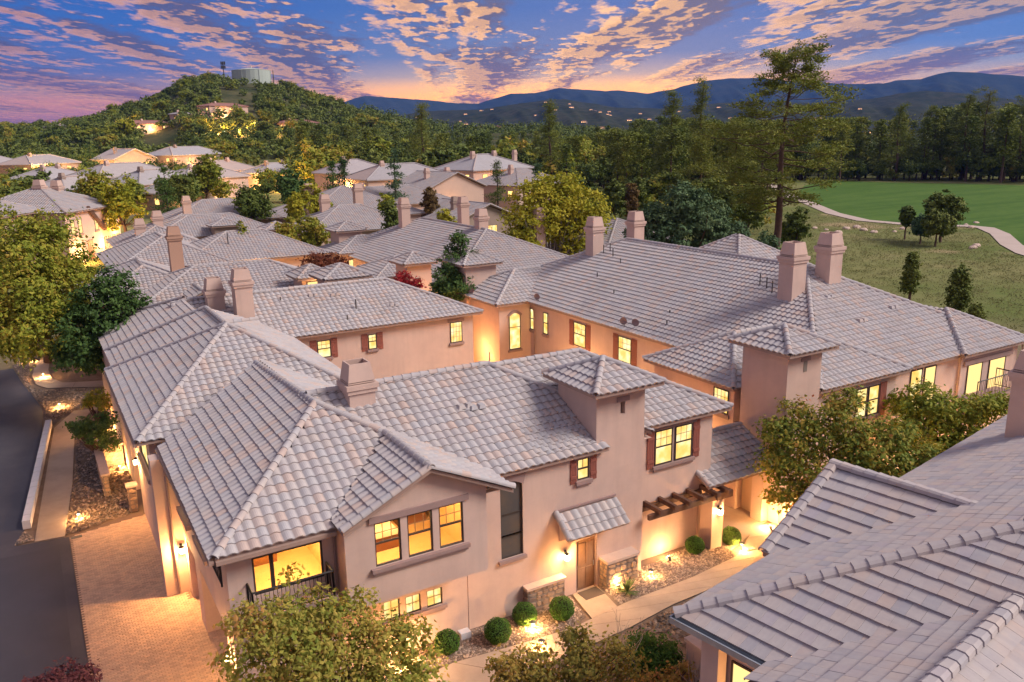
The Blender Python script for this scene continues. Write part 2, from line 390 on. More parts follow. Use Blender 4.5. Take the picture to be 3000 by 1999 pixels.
def up_light(a, b, label, power=40, z=0.0, tgt=(0, 1)):
    t = thing('spot_light', label, 'garden spotlight', a, b, z, 'garden spotlights in the gravel beds')
    mb = MB(); mb.tube([(a, b, z), (a, b, z + .10)], .03, 6); mb.tube([(a, b, z + .08), (a + tgt[0] * .12, b + tgt[1] * .12, z + .20)], [.05, .07], 8); part('lamp_housing', mb, M_darkm, t)
    g = MB(); g.tube([(a + tgt[0] * .12, b + tgt[1] * .12, z + .201), (a + tgt[0] * .13, b + tgt[1] * .13, z + .215)], [.062, .062], 8); part('lamp_glass', g, M_lamp, t)
    plight(t, (a + tgt[0] * .2, b + tgt[1] * .2, z + .36), power, .08)
# ------------------------------------------------------------------ roofs
CAMG = np.array([0, 0, HC])
PROF = {'s': (np.array([0, .05, .10, .16, .215, .255, .29, .33]), np.array([.010, .038, .060, .068, .058, .034, .012, .010])),
        'far': (np.array([0, .07, .165, .26, .33]), np.array([.008, .052, .072, .052, .008])),
        'flat': (np.array([.0, .003, .327, .33]), np.array([.010, .028, .028, .010]))}
EXPO, TLEN = .37, .41
FEX, FTL = .43, .475
def tile_template(style):
    us, hs = PROF[style]; k = len(us); lift = .058
    v = []
    for vv, dh in ((0., lift - .052), (0., lift), (FTL if style == 'flat' else TLEN, .004)):
        v += [(u, vv, h + dh) for u, h in zip(us, hs)]
    v = np.array(v); f = []
    for r in range(2):
        for j in range(k - 1): f.append((r * k + j, r * k + j + 1, (r + 1) * k + j + 1, (r + 1) * k + j))
    return v, np.array(f)
TT = {k: tile_template(k) for k in PROF}
_tm = {}
def tile_mesh(style, mat):
    if (style, mat.name) not in _tm:
        mb = MB(); v, f = TT[style]; mb.arr(v, f); _tm[(style, mat.name)] = mb.mesh('roof_tile', mat, smooth=False)
    return _tm[(style, mat.name)]
def face_frame(P):
    P = np.array(P, float); n = np.zeros(3)
    for i in range(len(P)):
        n += np.cross(P[i], P[(i + 1) % len(P)])
    n /= np.linalg.norm(n)
    if n[2] < 0: n = -n
    u = np.cross((0, 0, 1.), n); u /= np.linalg.norm(u); v = np.cross(n, u)
    return P, n, u, v
def lay_tiles(P, style, extra_v=0.05):
    """returns full tiles (origins) and clipped tile vertices for one planar convex face"""
    EXPO, TLEN = (FEX, FTL) if style == 'flat' else (.37, .41)
    P, n, u, v = face_frame(P)
    o = P[np.argmin(P @ v)]
    q = np.stack([(P - o) @ u, (P - o) @ v], 1)
    area = 0.5 * np.sum(q[:, 0] * np.roll(q[:, 1], -1) - np.roll(q[:, 0], -1) * q[:, 1])
    if area < 0: q = q[::-1]
    w = .33
    nu0, nu1 = math.floor(q[:, 0].min() / w) - 1, math.ceil(q[:, 0].max() / w) + 1
    nv = math.ceil(q[:, 1].max() / EXPO) + 1
    cu, cv = np.meshgrid(np.arange(nu0, nu1), np.arange(nv))
    U = cu * w + (np.where(cv % 2 == 0, 0, w / 2) if style == 'flat' else 0.) ; V = cv * EXPO - extra_v
    U = U.ravel(); V = V.ravel()
    edges = []
    for i in range(len(q)):
        a, b = q[i], q[(i + 1) % len(q)]; d = b - a; L = np.hypot(*d)
        if L < 1e-6: continue
        nn = np.array([d[1], -d[0]]) / L
        eave = abs(d[1]) < .02 * L and (a[1] + b[1]) / 2 < .05
        edges.append((nn, nn @ a, eave))
    C = np.stack([U + w / 2, V + TLEN / 2], 1)
    keep = np.ones(len(U), bool); full = np.ones(len(U), bool)
    for nn, c, eave in edges:
        if eave: continue
        d = C @ nn - c; keep &= d < .06
        ext = abs(nn[0]) * w / 2 + abs(nn[1]) * TLEN / 2
        full &= d < -ext + .015
    U, V, full = U[keep], V[keep], full[keep]
    T, F = TT[style]
    jit = rng.normal(0, .0022, len(U)); tilt = rng.normal(0, .003, len(U))
    allv = np.empty((len(U), len(T), 3))
    allv[:, :, 0] = U[:, None] + T[None, :, 0] + rng.normal(0, .002, len(U))[:, None]; allv[:, :, 1] = V[:, None] + T[None, :, 1] + tilt[:, None] * 2
    allv[:, :, 2] = T[None, :, 2] + jit[:, None] + tilt[:, None] * (T[None, :, 0] - .16) * 3
    part_ = ~full
    pv = allv[part_]
    for nn, c, eave in edges:
        if eave: continue
        d = pv[:, :, 0] * nn[0] + pv[:, :, 1] * nn[1] - c; d = np.maximum(d, 0)
        pv[:, :, 0] -= d * nn[0]; pv[:, :, 1] -= d * nn[1]
    allv[part_] = pv
    W_ = o + allv[:, :, :1] * u + allv[:, :, 1:2] * v + allv[:, :, 2:] * n
    org = o + U[:, None] * u + V[:, None] * v + jit[:, None] * n
    return W_, full, org, (u, v, n)
_cm = {}
def cap_template(style):
    if style == 'flat': pr = [(-.185, -.06), (-.165, .05), (-.09, .105), (.09, .105), (.165, .05), (.185, -.06)]
    else: pr = [(.135 * math.cos(t), .135 * math.sin(t) - .01) for t in np.linspace(math.pi * 1.05, -math.pi * .05, 9)]
    k = len(pr); v = [(x * .84, 0, y * .84 - .01) for x, y in pr] + [(x, 0, y) for x, y in pr] + [(x * .86, .43, y * .86 - .005) for x, y in pr]
    f = [(r * k + j, r * k + j + 1, (r + 1) * k + j + 1, (r + 1) * k + j) for r in range(2) for j in range(k - 1)]
    return np.array(v), np.array(f)
CT = {k: cap_template(k) for k in ('s', 'flat')}
def make_roof(root, faces, caps, style='s', mat=None, near=0, deck=.14, z_thick=True, name='roof', decks=None, fmat=None):
    mat = mat or (M_flat if style == 'flat' else M_tile)
    off = CENTERED[root.name]
    mb = MB()
    for P in (decks or faces):
        P = np.array(P, float); k = len(P)
        vv = np.concatenate([P - (0, 0, .012), P - (0, 0, deck)])
        mb.add(vv, [list(range(k)), list(range(k, 2 * k))[::-1]] + [(i, (i + 1) % k, k + (i + 1) % k, k + i) for i in range(k)])
    roof = part(name, mb, fmat or M_fascia, root)
    full_list = []; rest = MB(); T, F = TT[style]
    for P in faces:
        Wv, full, org, fr = lay_tiles(P, style)
        # only faces that can be seen from around the camera
        ctr = np.mean(np.array(P), 0)
        if fr[2] @ (CAMG - ctr) < -2.0: continue
        if near:
            for i in np.nonzero(full)[0]: full_list.append((np.linalg.norm(org[i] - CAMG), org[i], fr, Wv[i]))
            sel = ~full
        else: sel = np.ones(len(full), bool)
        S = Wv[sel]
        if len(S):
            n0 = len(S); q = (F[None] + (np.arange(n0) * len(T))[:, None, None]).reshape(-1, 4)
            rest.arr(S.reshape(-1, 3), q)
    if near and full_list:
        # keep those inside the picture, nearest first
        def inview(p):
            w = np.array(G2W(*p)) - np.array([0, 0, HC]); zc = w @ fw
            if zc < 1: return False
            x = FPX * (w @ CR) / zc; y = FPX * (w @ CU) / zc
            return abs(x) < 1520 and abs(y) < 1020
        full_list.sort(key=lambda t: t[0] + (0 if inview(t[1]) else 1000))
        me = tile_mesh(style, mat)
        for d, o, (u, v, n), w in full_list[:near]:
            m = Matrix(((u[0], v[0], n[0], o[0] - off[0]), (u[1], v[1], n[1], o[1] - off[1]), (u[2], v[2], n[2], o[2] - off[2]), (0, 0, 0, 1)))
            m = m @ Matrix.Rotation(rng.normal(0, .004), 4, 'Z') @ Matrix.Rotation(rng.normal(0, .006), 4, 'Y')
            inst('roof_tile', me, roof, m)
        S = np.array([w for *_, w in full_list[near:]])
        if len(S):
            n0 = len(S); q = (F[None] + (np.arange(n0) * len(T))[:, None, None]).reshape(-1, 4)
            rest.arr(S.reshape(-1, 3), q)
    if rest.n: part('roof_tiles', rest, mat, roof, off, kind='stuff')
    cs = 'flat' if style == 'flat' else 's'
    V_, F_ = CT[cs]; capmb = MB()
    key = (cs, mat.name)
    for seg in caps:
        p0, p1 = np.array(seg[0], float), np.array(seg[1], float); L = np.linalg.norm(p1 - p0)
        if L < .2: continue
        d = (p1 - p0) / L; x = np.cross(d, (0, 0, 1.)); x /= np.linalg.norm(x); nn = np.cross(x, d)
        k = max(1, int(round(L / .37))); st = L / k
        for i in range(k):
            o = p0 + d * (i * st - .02) + nn * (.055 + rng.normal(0, .004))
            jx = x + d * rng.normal(0, .02); dd = d + nn * (-.035)
            if near:
                if key not in _cm:
                    m2 = MB(); m2.arr(V_, F_); _cm[key] = m2.mesh('ridge_cap', mat, smooth=False)
                m = Matrix(((jx[0], dd[0], nn[0], o[0] - off[0]), (jx[1], dd[1], nn[1], o[1] - off[1]), (jx[2], dd[2], nn[2], o[2] - off[2]), (0, 0, 0, 1)))
                inst('ridge_cap', _cm[key], roof, m)
            else: capmb.arr(o + V_[:, :1] * jx + V_[:, 1:2] * dd + V_[:, 2:] * nn, F_)
    if capmb.n: part('ridge_caps', capmb, mat, roof, off, smooth=False, kind='stuff')
    return roof
def hip(a0, a1, b0, b1, ze, s):
    wa, wb = a1 - a0, b1 - b0
    if wa < wb:
        h = wa / 2; zr = ze + s * h; r0, r1 = (a0 + h, b0 + h, zr), (a0 + h, b1 - h, zr)
        A, B, C, D = (a0, b0, ze), (a1, b0, ze), (a1, b1, ze), (a0, b1, ze)
        faces = [[A, B, r0], [B, C, r1, r0], [C, D, r1], [D, A, r0, r1]]
        caps = [(A, r0), (B, r0), (C, r1), (D, r1), (r0, r1)]
    else:
        h = wb / 2; zr = ze + s * h; r0, r1 = (a0 + h, b0 + h, zr), (a1 - h, b0 + h, zr)
        A, B, C, D = (a0, b0, ze), (a1, b0, ze), (a1, b1, ze), (a0, b1, ze)
        faces = [[A, B, r1, r0], [B, C, r1], [C, D, r0, r1], [D, A, r0]]
        caps = [(A, r0), (B, r1), (C, r1), (D, r0), (r0, r1)]
    return faces, [c for c in caps if np.linalg.norm(np.subtract(c[1], c[0])) > .3]
def pyr(a0, a1, b0, b1, ze, apex):
    A, B, C, D = (a0, b0, ze), (a1, b0, ze), (a1, b1, ze), (a0, b1, ze)
    return [[A, B, apex], [B, C, apex], [C, D, apex], [D, A, apex]], [(A, apex), (B, apex), (C, apex), (D, apex)]

# ------------------------------------------------------------------ walls, windows
def wallp(mb, O, u, n, ln, z0, z1, openings=(), depth=.14, mi=0, rev=True):
    """vertical wall surface from O along u, with openings (u0,u1,z0,z1) and reveals going inward"""
    O = np.array((O[0], O[1], 0.)); U = np.array((*u, 0.)); Nn = np.array((*n, 0.))
    us = sorted({0., ln, *[x for o in openings for x in o[:2]]}); zs = sorted({z0, z1, *[x for o in openings for x in o[2:]]})
    P = lambda p, z, d=0.: O + U * p - Nn * d + np.array((0, 0, z))
    for i in range(len(us) - 1):
        for j in range(len(zs) - 1):
            cu, cz = (us[i] + us[i + 1]) / 2, (zs[j] + zs[j + 1]) / 2
            if any(o[0] < cu < o[1] and o[2] < cz < o[3] for o in openings): continue
            mb.add([P(us[i], zs[j]), P(us[i + 1], zs[j]), P(us[i + 1], zs[j + 1]), P(us[i], zs[j + 1])], [(0, 1, 2, 3)], mi)
    for o in openings:
        a, b, c, d = o
        for (p, q) in (((a, c), (b, c)), ((b, c), (b, d)), ((b, d), (a, d)), ((a, d), (a, c))):
            mb.add([P(*p), P(*q), P(*q, depth), P(*p, depth)], [(0, 1, 2, 3)], mi)
def window(root, O, u, n, w, h, kind='double', glass=None, mun=(3, 2), sill=True, depth=-.015, label=None, fw_=.05, sillw=.10, lintel=False, shutters=None, frame=None):
    """O = lower left corner on the wall surface; depth>0 pushes the window back into its opening"""
    glass = glass or M_lit; mb = MB(); d0, d1 = -depth - .03, -depth + .035
    if depth < 0: d0, d1 = .002, .05
    mb.ob(O, u, n, 0, w, d0, d1, 0, fw_); mb.ob(O, u, n, 0, w, d0, d1, h - fw_, h); mb.ob(O, u, n, 0, fw_, d0, d1 - .002, fw_, h - fw_); mb.ob(O, u, n, w - fw_, w, d0, d1 - .002, fw_, h - fw_)
    top0 = fw_
    if kind == 'double': top0 = h * .52; mb.ob(O, u, n, fw_, w - fw_, d0, d1 - .006, top0 - .03, top0 + .03)
    if kind == 'slider': mb.ob(O, u, n, w * .27 - .06, w * .27 + .06, d0, d1 - .004, fw_, h - fw_)
    wd = part('window', mb, frame or M_frame, root, label=label)
    m2 = MB()
    if mun:
        for i in range(1, mun[0]):
            x = w * i / mun[0]; m2.ob(O, u, n, x - .011, x + .011, d0 + .02, d1 - .02, top0 + (.03 if kind == 'double' else 0), h - fw_)
        for j in range(1, mun[1]):
            z = top0 + (h - top0) * j / mun[1]; m2.ob(O, u, n, fw_, w - fw_, d0 + .018, d1 - .022, z - .011, z + .011)
        if m2.n: part('muntin', m2, M_muntin, wd)
    segs = [(fw_, top0 - .03), (top0 + .03, h - fw_)] if kind == 'double' else [(fw_, h - fw_)]
    for z0_, z1_ in segs:
        g = MB(); g.ob(O, u, n, fw_, w - fw_, d0 + .008, d0 + .014, z0_, z1_); part('pane', g, glass, wd)
    if sill:
        s = MB(); s.ob(O, u, n, -.10, w + .10, 0, .12, -.16, -.01); s.ob(O, u, n, -.05, w + .05, 0, .07, -.24, -.162); part('sill', s, M_trim, wd)
    if lintel:
        s = MB(); s.ob(O, u, n, -.16, w + .16, 0, .07, h + .01, h + .22); part('lintel', s, M_trim, wd)
    if shutters:
        sw = shutters
        for x0 in (-sw - .03, w + .03):
            sm = MB(); k = 4
            for i in range(k): sm.ob(O, u, n, x0 + sw * i / k + .006, x0 + sw * (i + 1) / k - .006, .0, .035, -.08, h + .06)
            for zz in (.12, h - .22): sm.ob(O, u, n, x0 + .01, x0 + sw - .01, .034, .06, zz, zz + .12)
            part('shutter', sm, M_shut, wd)
    return wd
def chimney(root, a, b, z0, z1, w=.47, d=.47, mat=None):
    """square stucco stack with stepped collar and open tapered shroud"""
    mat = mat or M_stucco
    mb = MB(); mb.box(a - w, a + w, b - d, b + d, z0, z1 - 1.1)
    for dz, ex, hh in ((1.1, .07, .16), (.94, .12, .18)): mb.box(a - w - ex, a + w + ex, b - d - ex, b + d + ex, z1 - dz, z1 - dz + hh)
    c = part('chimney', mb, mat, root)
    s = MB(); zt = z1 - .76
    s.box(a - w - .02, a + w + .02, b - d - .02, b + d + .02, zt + .03, zt + .07)
    W0, D0, W1, D1 = w + .01, d + .01, w * .80, d * .80
    o = [(a - W0, b - D0, zt + .1), (a + W0, b - D0, zt + .1), (a + W0, b + D0, zt + .1), (a - W0, b + D0, zt + .1)]
    t = [(a - W1, b - D1, z1), (a + W1, b - D1, z1), (a + W1, b + D1, z1), (a - W1, b + D1, z1)]
    i1 = [(a + (x - a) * .88, b + (y - b) * .88, z) for x, y, z in t]; i0 = [(a + (x - a) * .85, b + (y - b) * .85, zt + .2) for x, y, z in o]
    f = [(j, (j + 1) % 4, 4 + (j + 1) % 4, 4 + j) for j in range(4)] + [(4 + j, 4 + (j + 1) % 4, 8 + (j + 1) % 4, 8 + j) for j in range(4)] + [(8 + j, 8 + (j + 1) % 4, 12 + (j + 1) % 4, 12 + j) for j in range(4)] + [(12, 13, 14, 15)]
    s.add(o + t + i1 + i0, f); part('chimney_cap', s, mat, c)
    k = MB(); k.box(a - w - .04, a + w + .04, b - d - .04, b + d + .04, z0, z0 + .25)
    return c
def vent_pipe(root, a, b, z, h=.45, r=.045):
    mb = MB(); mb.tube([(a, b, z - .1), (a, b, z + h)], r, 8); mb.frus((a, b), z - .06, z + .03, .16, .16, .06, .06); part('vent_pipe', mb, M_darkm, root)
def roof_vent(root, a, b, z, s=.45, ax=0):
    mb = MB()
    for i in range(2):
        o = (.35 * i) - .2; aa, bb = (a + o, b) if ax == 0 else (a, b + o)
        mb.frus((aa, bb), z - .02, z + .12, .15, .18, .10, .12)
    part('roof_vent', mb, M_tile, root)

def wall_prism(root, pts, z0, z1, mat=None, name='wall'):
    mb = MB(); mb.prism(pts, z0, z1); return part(name, mb, mat or M_stucco, root)
def rect(a0, a1, b0, b1): return [(a0, b0), (a1, b0), (a1, b1), (a0, b1)]

# ================================================================== TOWNHOUSE A (nearest)
A = thing('townhouse', 'nearest pink stucco townhouse with three gable windows, entry awning and square tower', 'house', 10, 26)
L_, F_n = (1., 0.), (0., -1.)      # facade facing the camera: u=+a, outward -b
# front walls
mb = MB()
wallp(mb, (3.75, 23.4), L_, F_n, 3.37, 0, 5.75, [(.75, 2.92, 4.10, 5.36)])                       # corner wing front
wallp(mb, (7.12, 24.0), L_, F_n, 10.9 + 1.98, 0, 3.3, [(1.65, 2.25, 1.42, 2.16), (2.46, 3.04, 1.42, 2.10), (3.27, 3.87, 1.42, 2.08), (9.62, 10.62, 0.0, 2.22), (6.30, 7.24, 2.40, 3.3)], .18)
wallp(mb, (12.05, 24.0), L_, F_n, 7.95, 3.3, 5.75, [(1.37, 2.31, 3.3, 5.45), (4.74, 5.30, 4.74, 5.60)], .12)
wallp(mb, (17.67, 24.0), L_, F_n, 2.33, 5.75, 8.12, [(1.14, 1.36, 7.02, 7.52)], .25)
mb.poly([(7.12, 24, 0), (7.12, 23.4, 0), (7.12, 23.4, 5.75), (7.12, 24, 5.75)])
mb.poly([(17.67, 24, 5.75), (17.67, 24, 8.12), (17.67, 26.6, 8.12), (17.67, 26.6, 5.75)]); mb.poly([(20.0, 24, 0), (20.0, 24, 8.12), (20.0, 26.6, 8.12), (20.0, 26.6, 0)]); mb.poly([(17.67, 26.6, 5.75), (20, 26.6, 5.75), (20, 26.6, 8.12), (17.67, 26.6, 8.12)])
mb.poly([(12.05, 24.0, 5.75), (20.4, 24.0, 5.75), (20.4, 28, 5.78), (12.05, 28, 5.78)])
# entry recess sides close to the door are made by the reveals; back closures
mb.box(20.0, 24.15, 24.5, 32, 2.65, 5.95)            # upper right wing
part('wall', mb, M_stucco, A)
mb = MB(); mb.box(20.0, 23.6, 24.62, 24.9, 0, 2.64); mb.box(23.9, 24.1, 24.9, 32, 0, 2.64); part('courtyard_wall', mb, M_stucco, A)
mb = MB(); mb.box(23.62, 24.28, 23.74, 24.46, 0, 2.36); part('pillar', mb, M_stucco, A)
# bump-out with gable
mb = MB()
wins3 = [(8.07, 8.95), (9.18, 10.06), (10.29, 11.17)]
wallp(mb, (7.1, 22.5), L_, F_n, 4.95, 3.16, 6.02, [(w0 - 7.1, w1 - 7.1, 4.42, 5.90) for w0, w1 in wins3], .12)
mb.poly([(7.1, 22.5, 6.02), (12.05, 22.5, 6.02), (12.05, 22.5, 6.34), (9.93, 22.5, 7.30), (7.1, 22.5, 6.0)])
for a_ in (7.1, 12.05): mb.poly([(a_, 22.5, 3.16), (a_, 24.0, 3.16), (a_, 24.0, 6.2), (a_, 22.5, 6.2)])
mb.poly([(7.1, 22.5, 3.16), (12.05, 22.5, 3.16), (12.05, 24, 3.16), (7.1, 24, 3.16)])
part('bay_wall', mb, M_stucco, A)
for w0, w1 in wins3: window(A, (w0, 22.5, 4.42), L_, F_n, w1 - w0, 1.48, 'double', M_glass, (3, 2), False, .07)
mb = MB(); mb.box(7.9, 11.36, 22.43, 22.498, 5.94, 6.14); part('lintel', mb, M_trim, A)
mb = MB(); mb.box(7.9, 11.34, 22.36, 22.498, 4.27, 4.40); mb.box(7.95, 11.29, 22.42, 22.498, 4.17, 4.268); part('sill', mb, M_trim, A)
window(A, (4.5, 23.4, 4.10), L_, F_n, 2.17, 1.26, 'slider', M_glass, None, False, .06, fw_=.06)
for x0, x1, z1 in ((8.77, 9.37, 2.16), (9.58, 10.16, 2.10), (10.39, 10.99, 2.08)):
    window(A, (x0, 24, 1.42), L_, F_n, x1 - x0, z1 - 1.42, 'fixed', M_lit, (2, 2), False, .08, fw_=.035)
mb = MB(); mb.box(8.6, 11.12, 23.9, 23.998, 1.28, 1.40); mb.box(8.66, 11.06, 23.94, 23.998, 1.20, 1.278); part('sill', mb, M_trim, A)
# tall dark arched stair window
mb = MB(); O = (13.42, 24, 2.4)
for x0, x1 in ((0, .05), (.89, .94)): mb.ob(O, L_, F_n, x0, x1, -.1, -.04, 0, 3.05)
mb.ob(O, L_, F_n, .05, .89, -.1, -.041, 0, .05); mb.ob(O, L_, F_n, .05, .89, -.1, -.042, 1.72, 1.76)
st = part('stair_window', mb, M_frame, A); g = MB(); g.ob(O, L_, F_n, .05, .89, -.09, -.085, .05, 3.05); part('pane', g, M_glassd, st)
mb = MB()
aw = np.linspace(0, 1, 9)
top = [(13.32 + 1.14 * t, 23.93, 5.62 + .16 * math.sin(math.pi * t)) for t in aw]; bot = [(13.42 + .94 * t, 23.93, 5.22 + .20 * math.sin(math.pi * t)) for t in aw]
for i in range(8):
    q = [bot[i], bot[i + 1], top[i + 1], top[i]]; qb = [(x, 24.06, z) for x, y, z in q]
    mb.add(q + qb, [(0, 1, 2, 3), (0, 4, 5, 1), (3, 2, 6, 7)])
part('arch_trim', mb, M_trim, st)
mb = MB(); mb.box(13.28, 14.46, 23.88, 23.998, 2.26, 2.39); part('sill', mb, M_trim, st)
window(A, (16.79, 24, 4.74), L_, F_n, .56, .86, 'double', M_lit, (2, 1), True, .04, shutters=.30, lintel=True)
# door, frame, mat
mb = MB(); mb.box(16.80, 17.70, 24.10, 24.15, .02, 2.15)
for z0_, z1_ in ((.15, .95), (1.1, 2.02)):
    for x0 in (16.88, 17.28): mb.box(x0, x0 + .34, 24.075, 24.099, z0_, z1_)
dr = part('front_door', mb, M_door, A); mb = MB(); mb.tube([(17.62, 24.06, .95), (17.62, 24.06, 1.15)], .018, 6); part('handle', mb, M_metal, dr)
mb = MB(); mb.box(16.74, 16.80, 24.02, 24.10, 0, 2.22); mb.box(17.70, 17.76, 24.02, 24.10, 0, 2.22); part('door_frame', mb, M_trim, A)
# entry awning roof
aw_f = [(15.75, 23.1, 2.92), (18.62, 23.1, 2.92), (18.62, 24.0, 3.66), (15.75, 24.0, 3.66)]
make_roof(A, [aw_f], [((15.8, 23.1, 2.93), (15.8, 24.0, 3.67))], 's', near=200, deck=.07, name='awning_roof')
for x0 in (15.95, 18.30):
    mb = MB(); pts = [(23.99, 2.45), (23.99, 3.5), (23.2, 2.88), (23.5, 2.75)]
    v = [(x0, b, z) for b, z in pts] + [(x0 + .14, b, z) for b, z in pts]
    mb.add(v, [(0, 1, 2, 3), (7, 6, 5, 4), (0, 4, 5, 1), (1, 5, 6, 2), (2, 6, 7, 3), (3, 7, 4, 0)]); part('awning_bracket', mb, M_stucco, A)
mb = MB(); mb.box(15.75, 18.6, 23.93, 23.999, 3.70, 3.78); part('flashing', mb, M_trim, A)
wall_lantern(A, (16.22, 24, 1.80), F_n, 70)
# small tower window slots
for rt_, a_, b_ in ((A, 18.81, 24.0),):
    mb = MB(); mb.box(a_ - .19, a_ + .41, b_ - .05, b_ - .002, 7.54, 7.73); part('lintel', mb, M_trim, rt_)
# wing window with shutters (right)
w = window(A, (20.98, 24.5, 4.24), L_, F_n, .93, 1.50, 'double', M_lit, (3, 2), False, -.02)
w = window(A, (22.06, 24.5, 4.24), L_, F_n, .93, 1.50, 'double', M_lit, (3, 2), False, -.02)
mb = MB(); mb.box(20.86, 23.12, 24.37, 24.498, 4.08, 4.22); mb.box(20.92, 23.06, 24.43, 24.498, 3.98, 4.078); part('sill', mb, M_trim, A)
mb = MB(); mb.box(20.8, 23.2, 24.43, 24.498, 5.76, 5.93); part('lintel', mb, M_trim, A)
for x0 in (20.58, 23.06):
    sm = MB()
    for i in range(4): sm.box(x0 + .36 * i / 4 + .006, x0 + .36 * (i + 1) / 4 - .006, 24.46, 24.498, 4.15, 5.80)
    for zz in (4.4, 5.4): sm.box(x0 + .01, x0 + .35, 24.43, 24.461, zz, zz + .13)
    part('shutter', sm, M_shut, A)
# downspouts; the hair-thin first tube is added as the wall's control joint line
for (a_, b_, z0_, z1_, r_) in ((12.0, 23.995, 0, 3.15, .010), (7.03, 23.34, 3.2, 5.7, .035), (23.56, 24.56, 0, 2.6, .035)):
    mb = MB(); mb.tube([(a_, b_, z0_), (a_, b_, z1_)], r_, 6); part('downspout_or_joint', mb, M_trim, A)
# pergola over the courtyard wall
mb = MB(); mb.box(20.05, 24.55, 23.60, 23.74, 2.38, 2.60); part('pergola_beam', mb, M_beam, A)
mb = MB(); mb.box(20.02, 23.6, 24.38, 24.495, 2.38, 2.60); part('pergola_beam', mb, M_beam, A)
for i in range(5):
    a_ = 20.45 + .77 * i; mb = MB(); mb.box(a_, a_ + .14, 23.40, 24.5, 2.602, 2.80); part('rafter', mb, M_beam, A)
mb = MB(); mb.box(23.7, 24.6, 23.55, 23.80, 2.36, 2.66); mb.box(24.1, 24.3, 23.3, 24.4, 2.66, 2.82); part('pergola_beam', mb, M_beam, A)
wall_lantern(A, (23.95, 23.74, 1.80), F_n, 70)
# street side (facing -a): garage wall with two openings, pier, door panels
S_u, S_n = (0., 1.), (-1., 0.)
mb = MB()
wallp(mb, (3.75, 23.4), S_u, S_n, 10.4, 0, 5.75, [(1.1, 5.5, 0, 2.62), (6.5, 8.3, 0, 2.55), (3.0, 4.9, 4.20, 5.1), (6.6, 8.4, 3.9, 5.0)], .9)
part('wall', mb, M_stucco, A)
for b0_, b1_ in ((24.5, 28.9), (29.9, 31.7)):
    mb = MB()
    for j in range(4): mb.box(4.60, 4.65, b0_, b1_, .02 + .65 * j, .63 + .65 * j)
    part('garage_door', mb, M_gdoor, A)
for b0_, b1_, z0_, z1_ in ((26.4, 28.3, 4.20, 5.1), (30.0, 31.8, 3.9, 5.0)):
    window(A, (3.75, b0_, z0_), S_u, S_n, b1_ - b0_, z1_ - z0_, 'fixed', M_lit, None, False, .1)
    mb = MB(); mb.box(3.56, 3.748, b0_ - .15, b1_ + .15, z0_ - .16, z0_ - .01); part('sill', mb, M_trim, A)
mb = MB(); mb.box(2.88, 3.40, 32.3, 33.0, 0, 5.78); mb.box(3.40, 3.748, 32.3, 33.8, 0, 5.78); part('pier', mb, M_stucco, A)
mb = MB(); mb.tube([(3.36, 32.24, .1), (3.36, 32.24, 5.3), (3.6, 32.5, 5.75)], .05, 8); part('downspout_or_joint', mb, M_trim, A)
wall_lantern(A, (3.60, 32.3, 1.95), F_n, 220)
wall_lantern(A, (3.75, 24.0, 2.0), S_n, 150)
mb = MB(); mb.box(3.55, 3.74, 23.95, 24.45, 0, 2.1)
# juliet balconies
def railing(root, p0, p1, z0, z1, n_out=0, depth=0., name='balcony_railing', step=.12):
    mb = MB(); p0 = np.array(p0, float); p1 = np.array(p1, float); L = np.linalg.norm(p1 - p0); d = (p1 - p0) / L
    for z, r in ((z0, .02), (z1, .035)): mb.tube([(*p0, z), (*p1, z)], r, 4)
    k = int(L / step)
    for i in range(k + 1):
        p = p0 + d * (L * i / k); q = p + d * .04 * (-1) ** i
        mb.tube([(*p, z0), (*q, (z0 * 2 + z1) / 3), (*p, (z0 + 2 * z1) / 3), (*p, z1)], .010, 4, cap=False)
    for p in (p0, p1): mb.tube([(*p, z0 - .05), (*p, z1 + .02)], .03, 4)
    return part(name, mb, M_iron, root)
railing(A, (3.60, 21.9 + 1.55), (3.60, 26.0), 4.72, 5.62)
railing(A, (4.3, 22.75), (6.75, 22.75), 3.78, 4.58); railing(A, (6.75, 22.75), (6.75, 23.38), 3.78, 4.58); railing(A, (4.3, 22.75), (4.3, 23.38), 3.78, 4.58)
mb = MB(); mb.box(4.2, 6.85, 22.68, 23.398, 3.58, 3.74); part('balcony_floor', mb, M_trim, A)
# rooms behind the two big windows
mb = MB()
mb.poly([(3.9, 23.5, 3.3), (7.15, 23.5, 3.3), (7.15, 27.5, 3.3), (3.9, 27.5, 3.3)]); mb.poly([(7.15, 22.6, 3.3), (11.95, 22.6, 3.3), (11.95, 27.5, 3.3), (7.15, 27.5, 3.3)])
mb.poly([(3.9, 23.5, 5.72), (7.15, 23.5, 5.72), (7.15, 27.5, 5.72), (3.9, 27.5, 5.72)]); mb.poly([(7.15, 22.6, 5.92), (11.95, 22.6, 5.92), (11.95, 27.5, 5.92), (7.15, 27.5, 5.92)]); mb.poly([(7.15, 24.0, 5.7), (7.15, 24.0, 5.95), (7.15, 27.5, 5.95), (7.15, 27.5, 5.7)]); mb.poly([(3.9, 27.5, 3.3), (11.95, 27.5, 3.3), (11.95, 27.5, 5.72), (3.9, 27.5, 5.72)])
mb.poly([(3.92, 23.5, 3.3), (3.92, 27.5, 3.3), (3.92, 27.5, 5.72), (3.92, 23.5, 5.72)]); mb.poly([(11.93, 22.6, 3.3), (11.93, 27.5, 3.3), (11.93, 27.5, 5.72), (11.93, 22.6, 5.72)])
mb.poly([(7.2, 24.1, 3.3), (7.2, 27.5, 3.3), (7.2, 27.5, 5.72), (7.2, 24.1, 5.72)])
part('interior', mb, M_room, A)
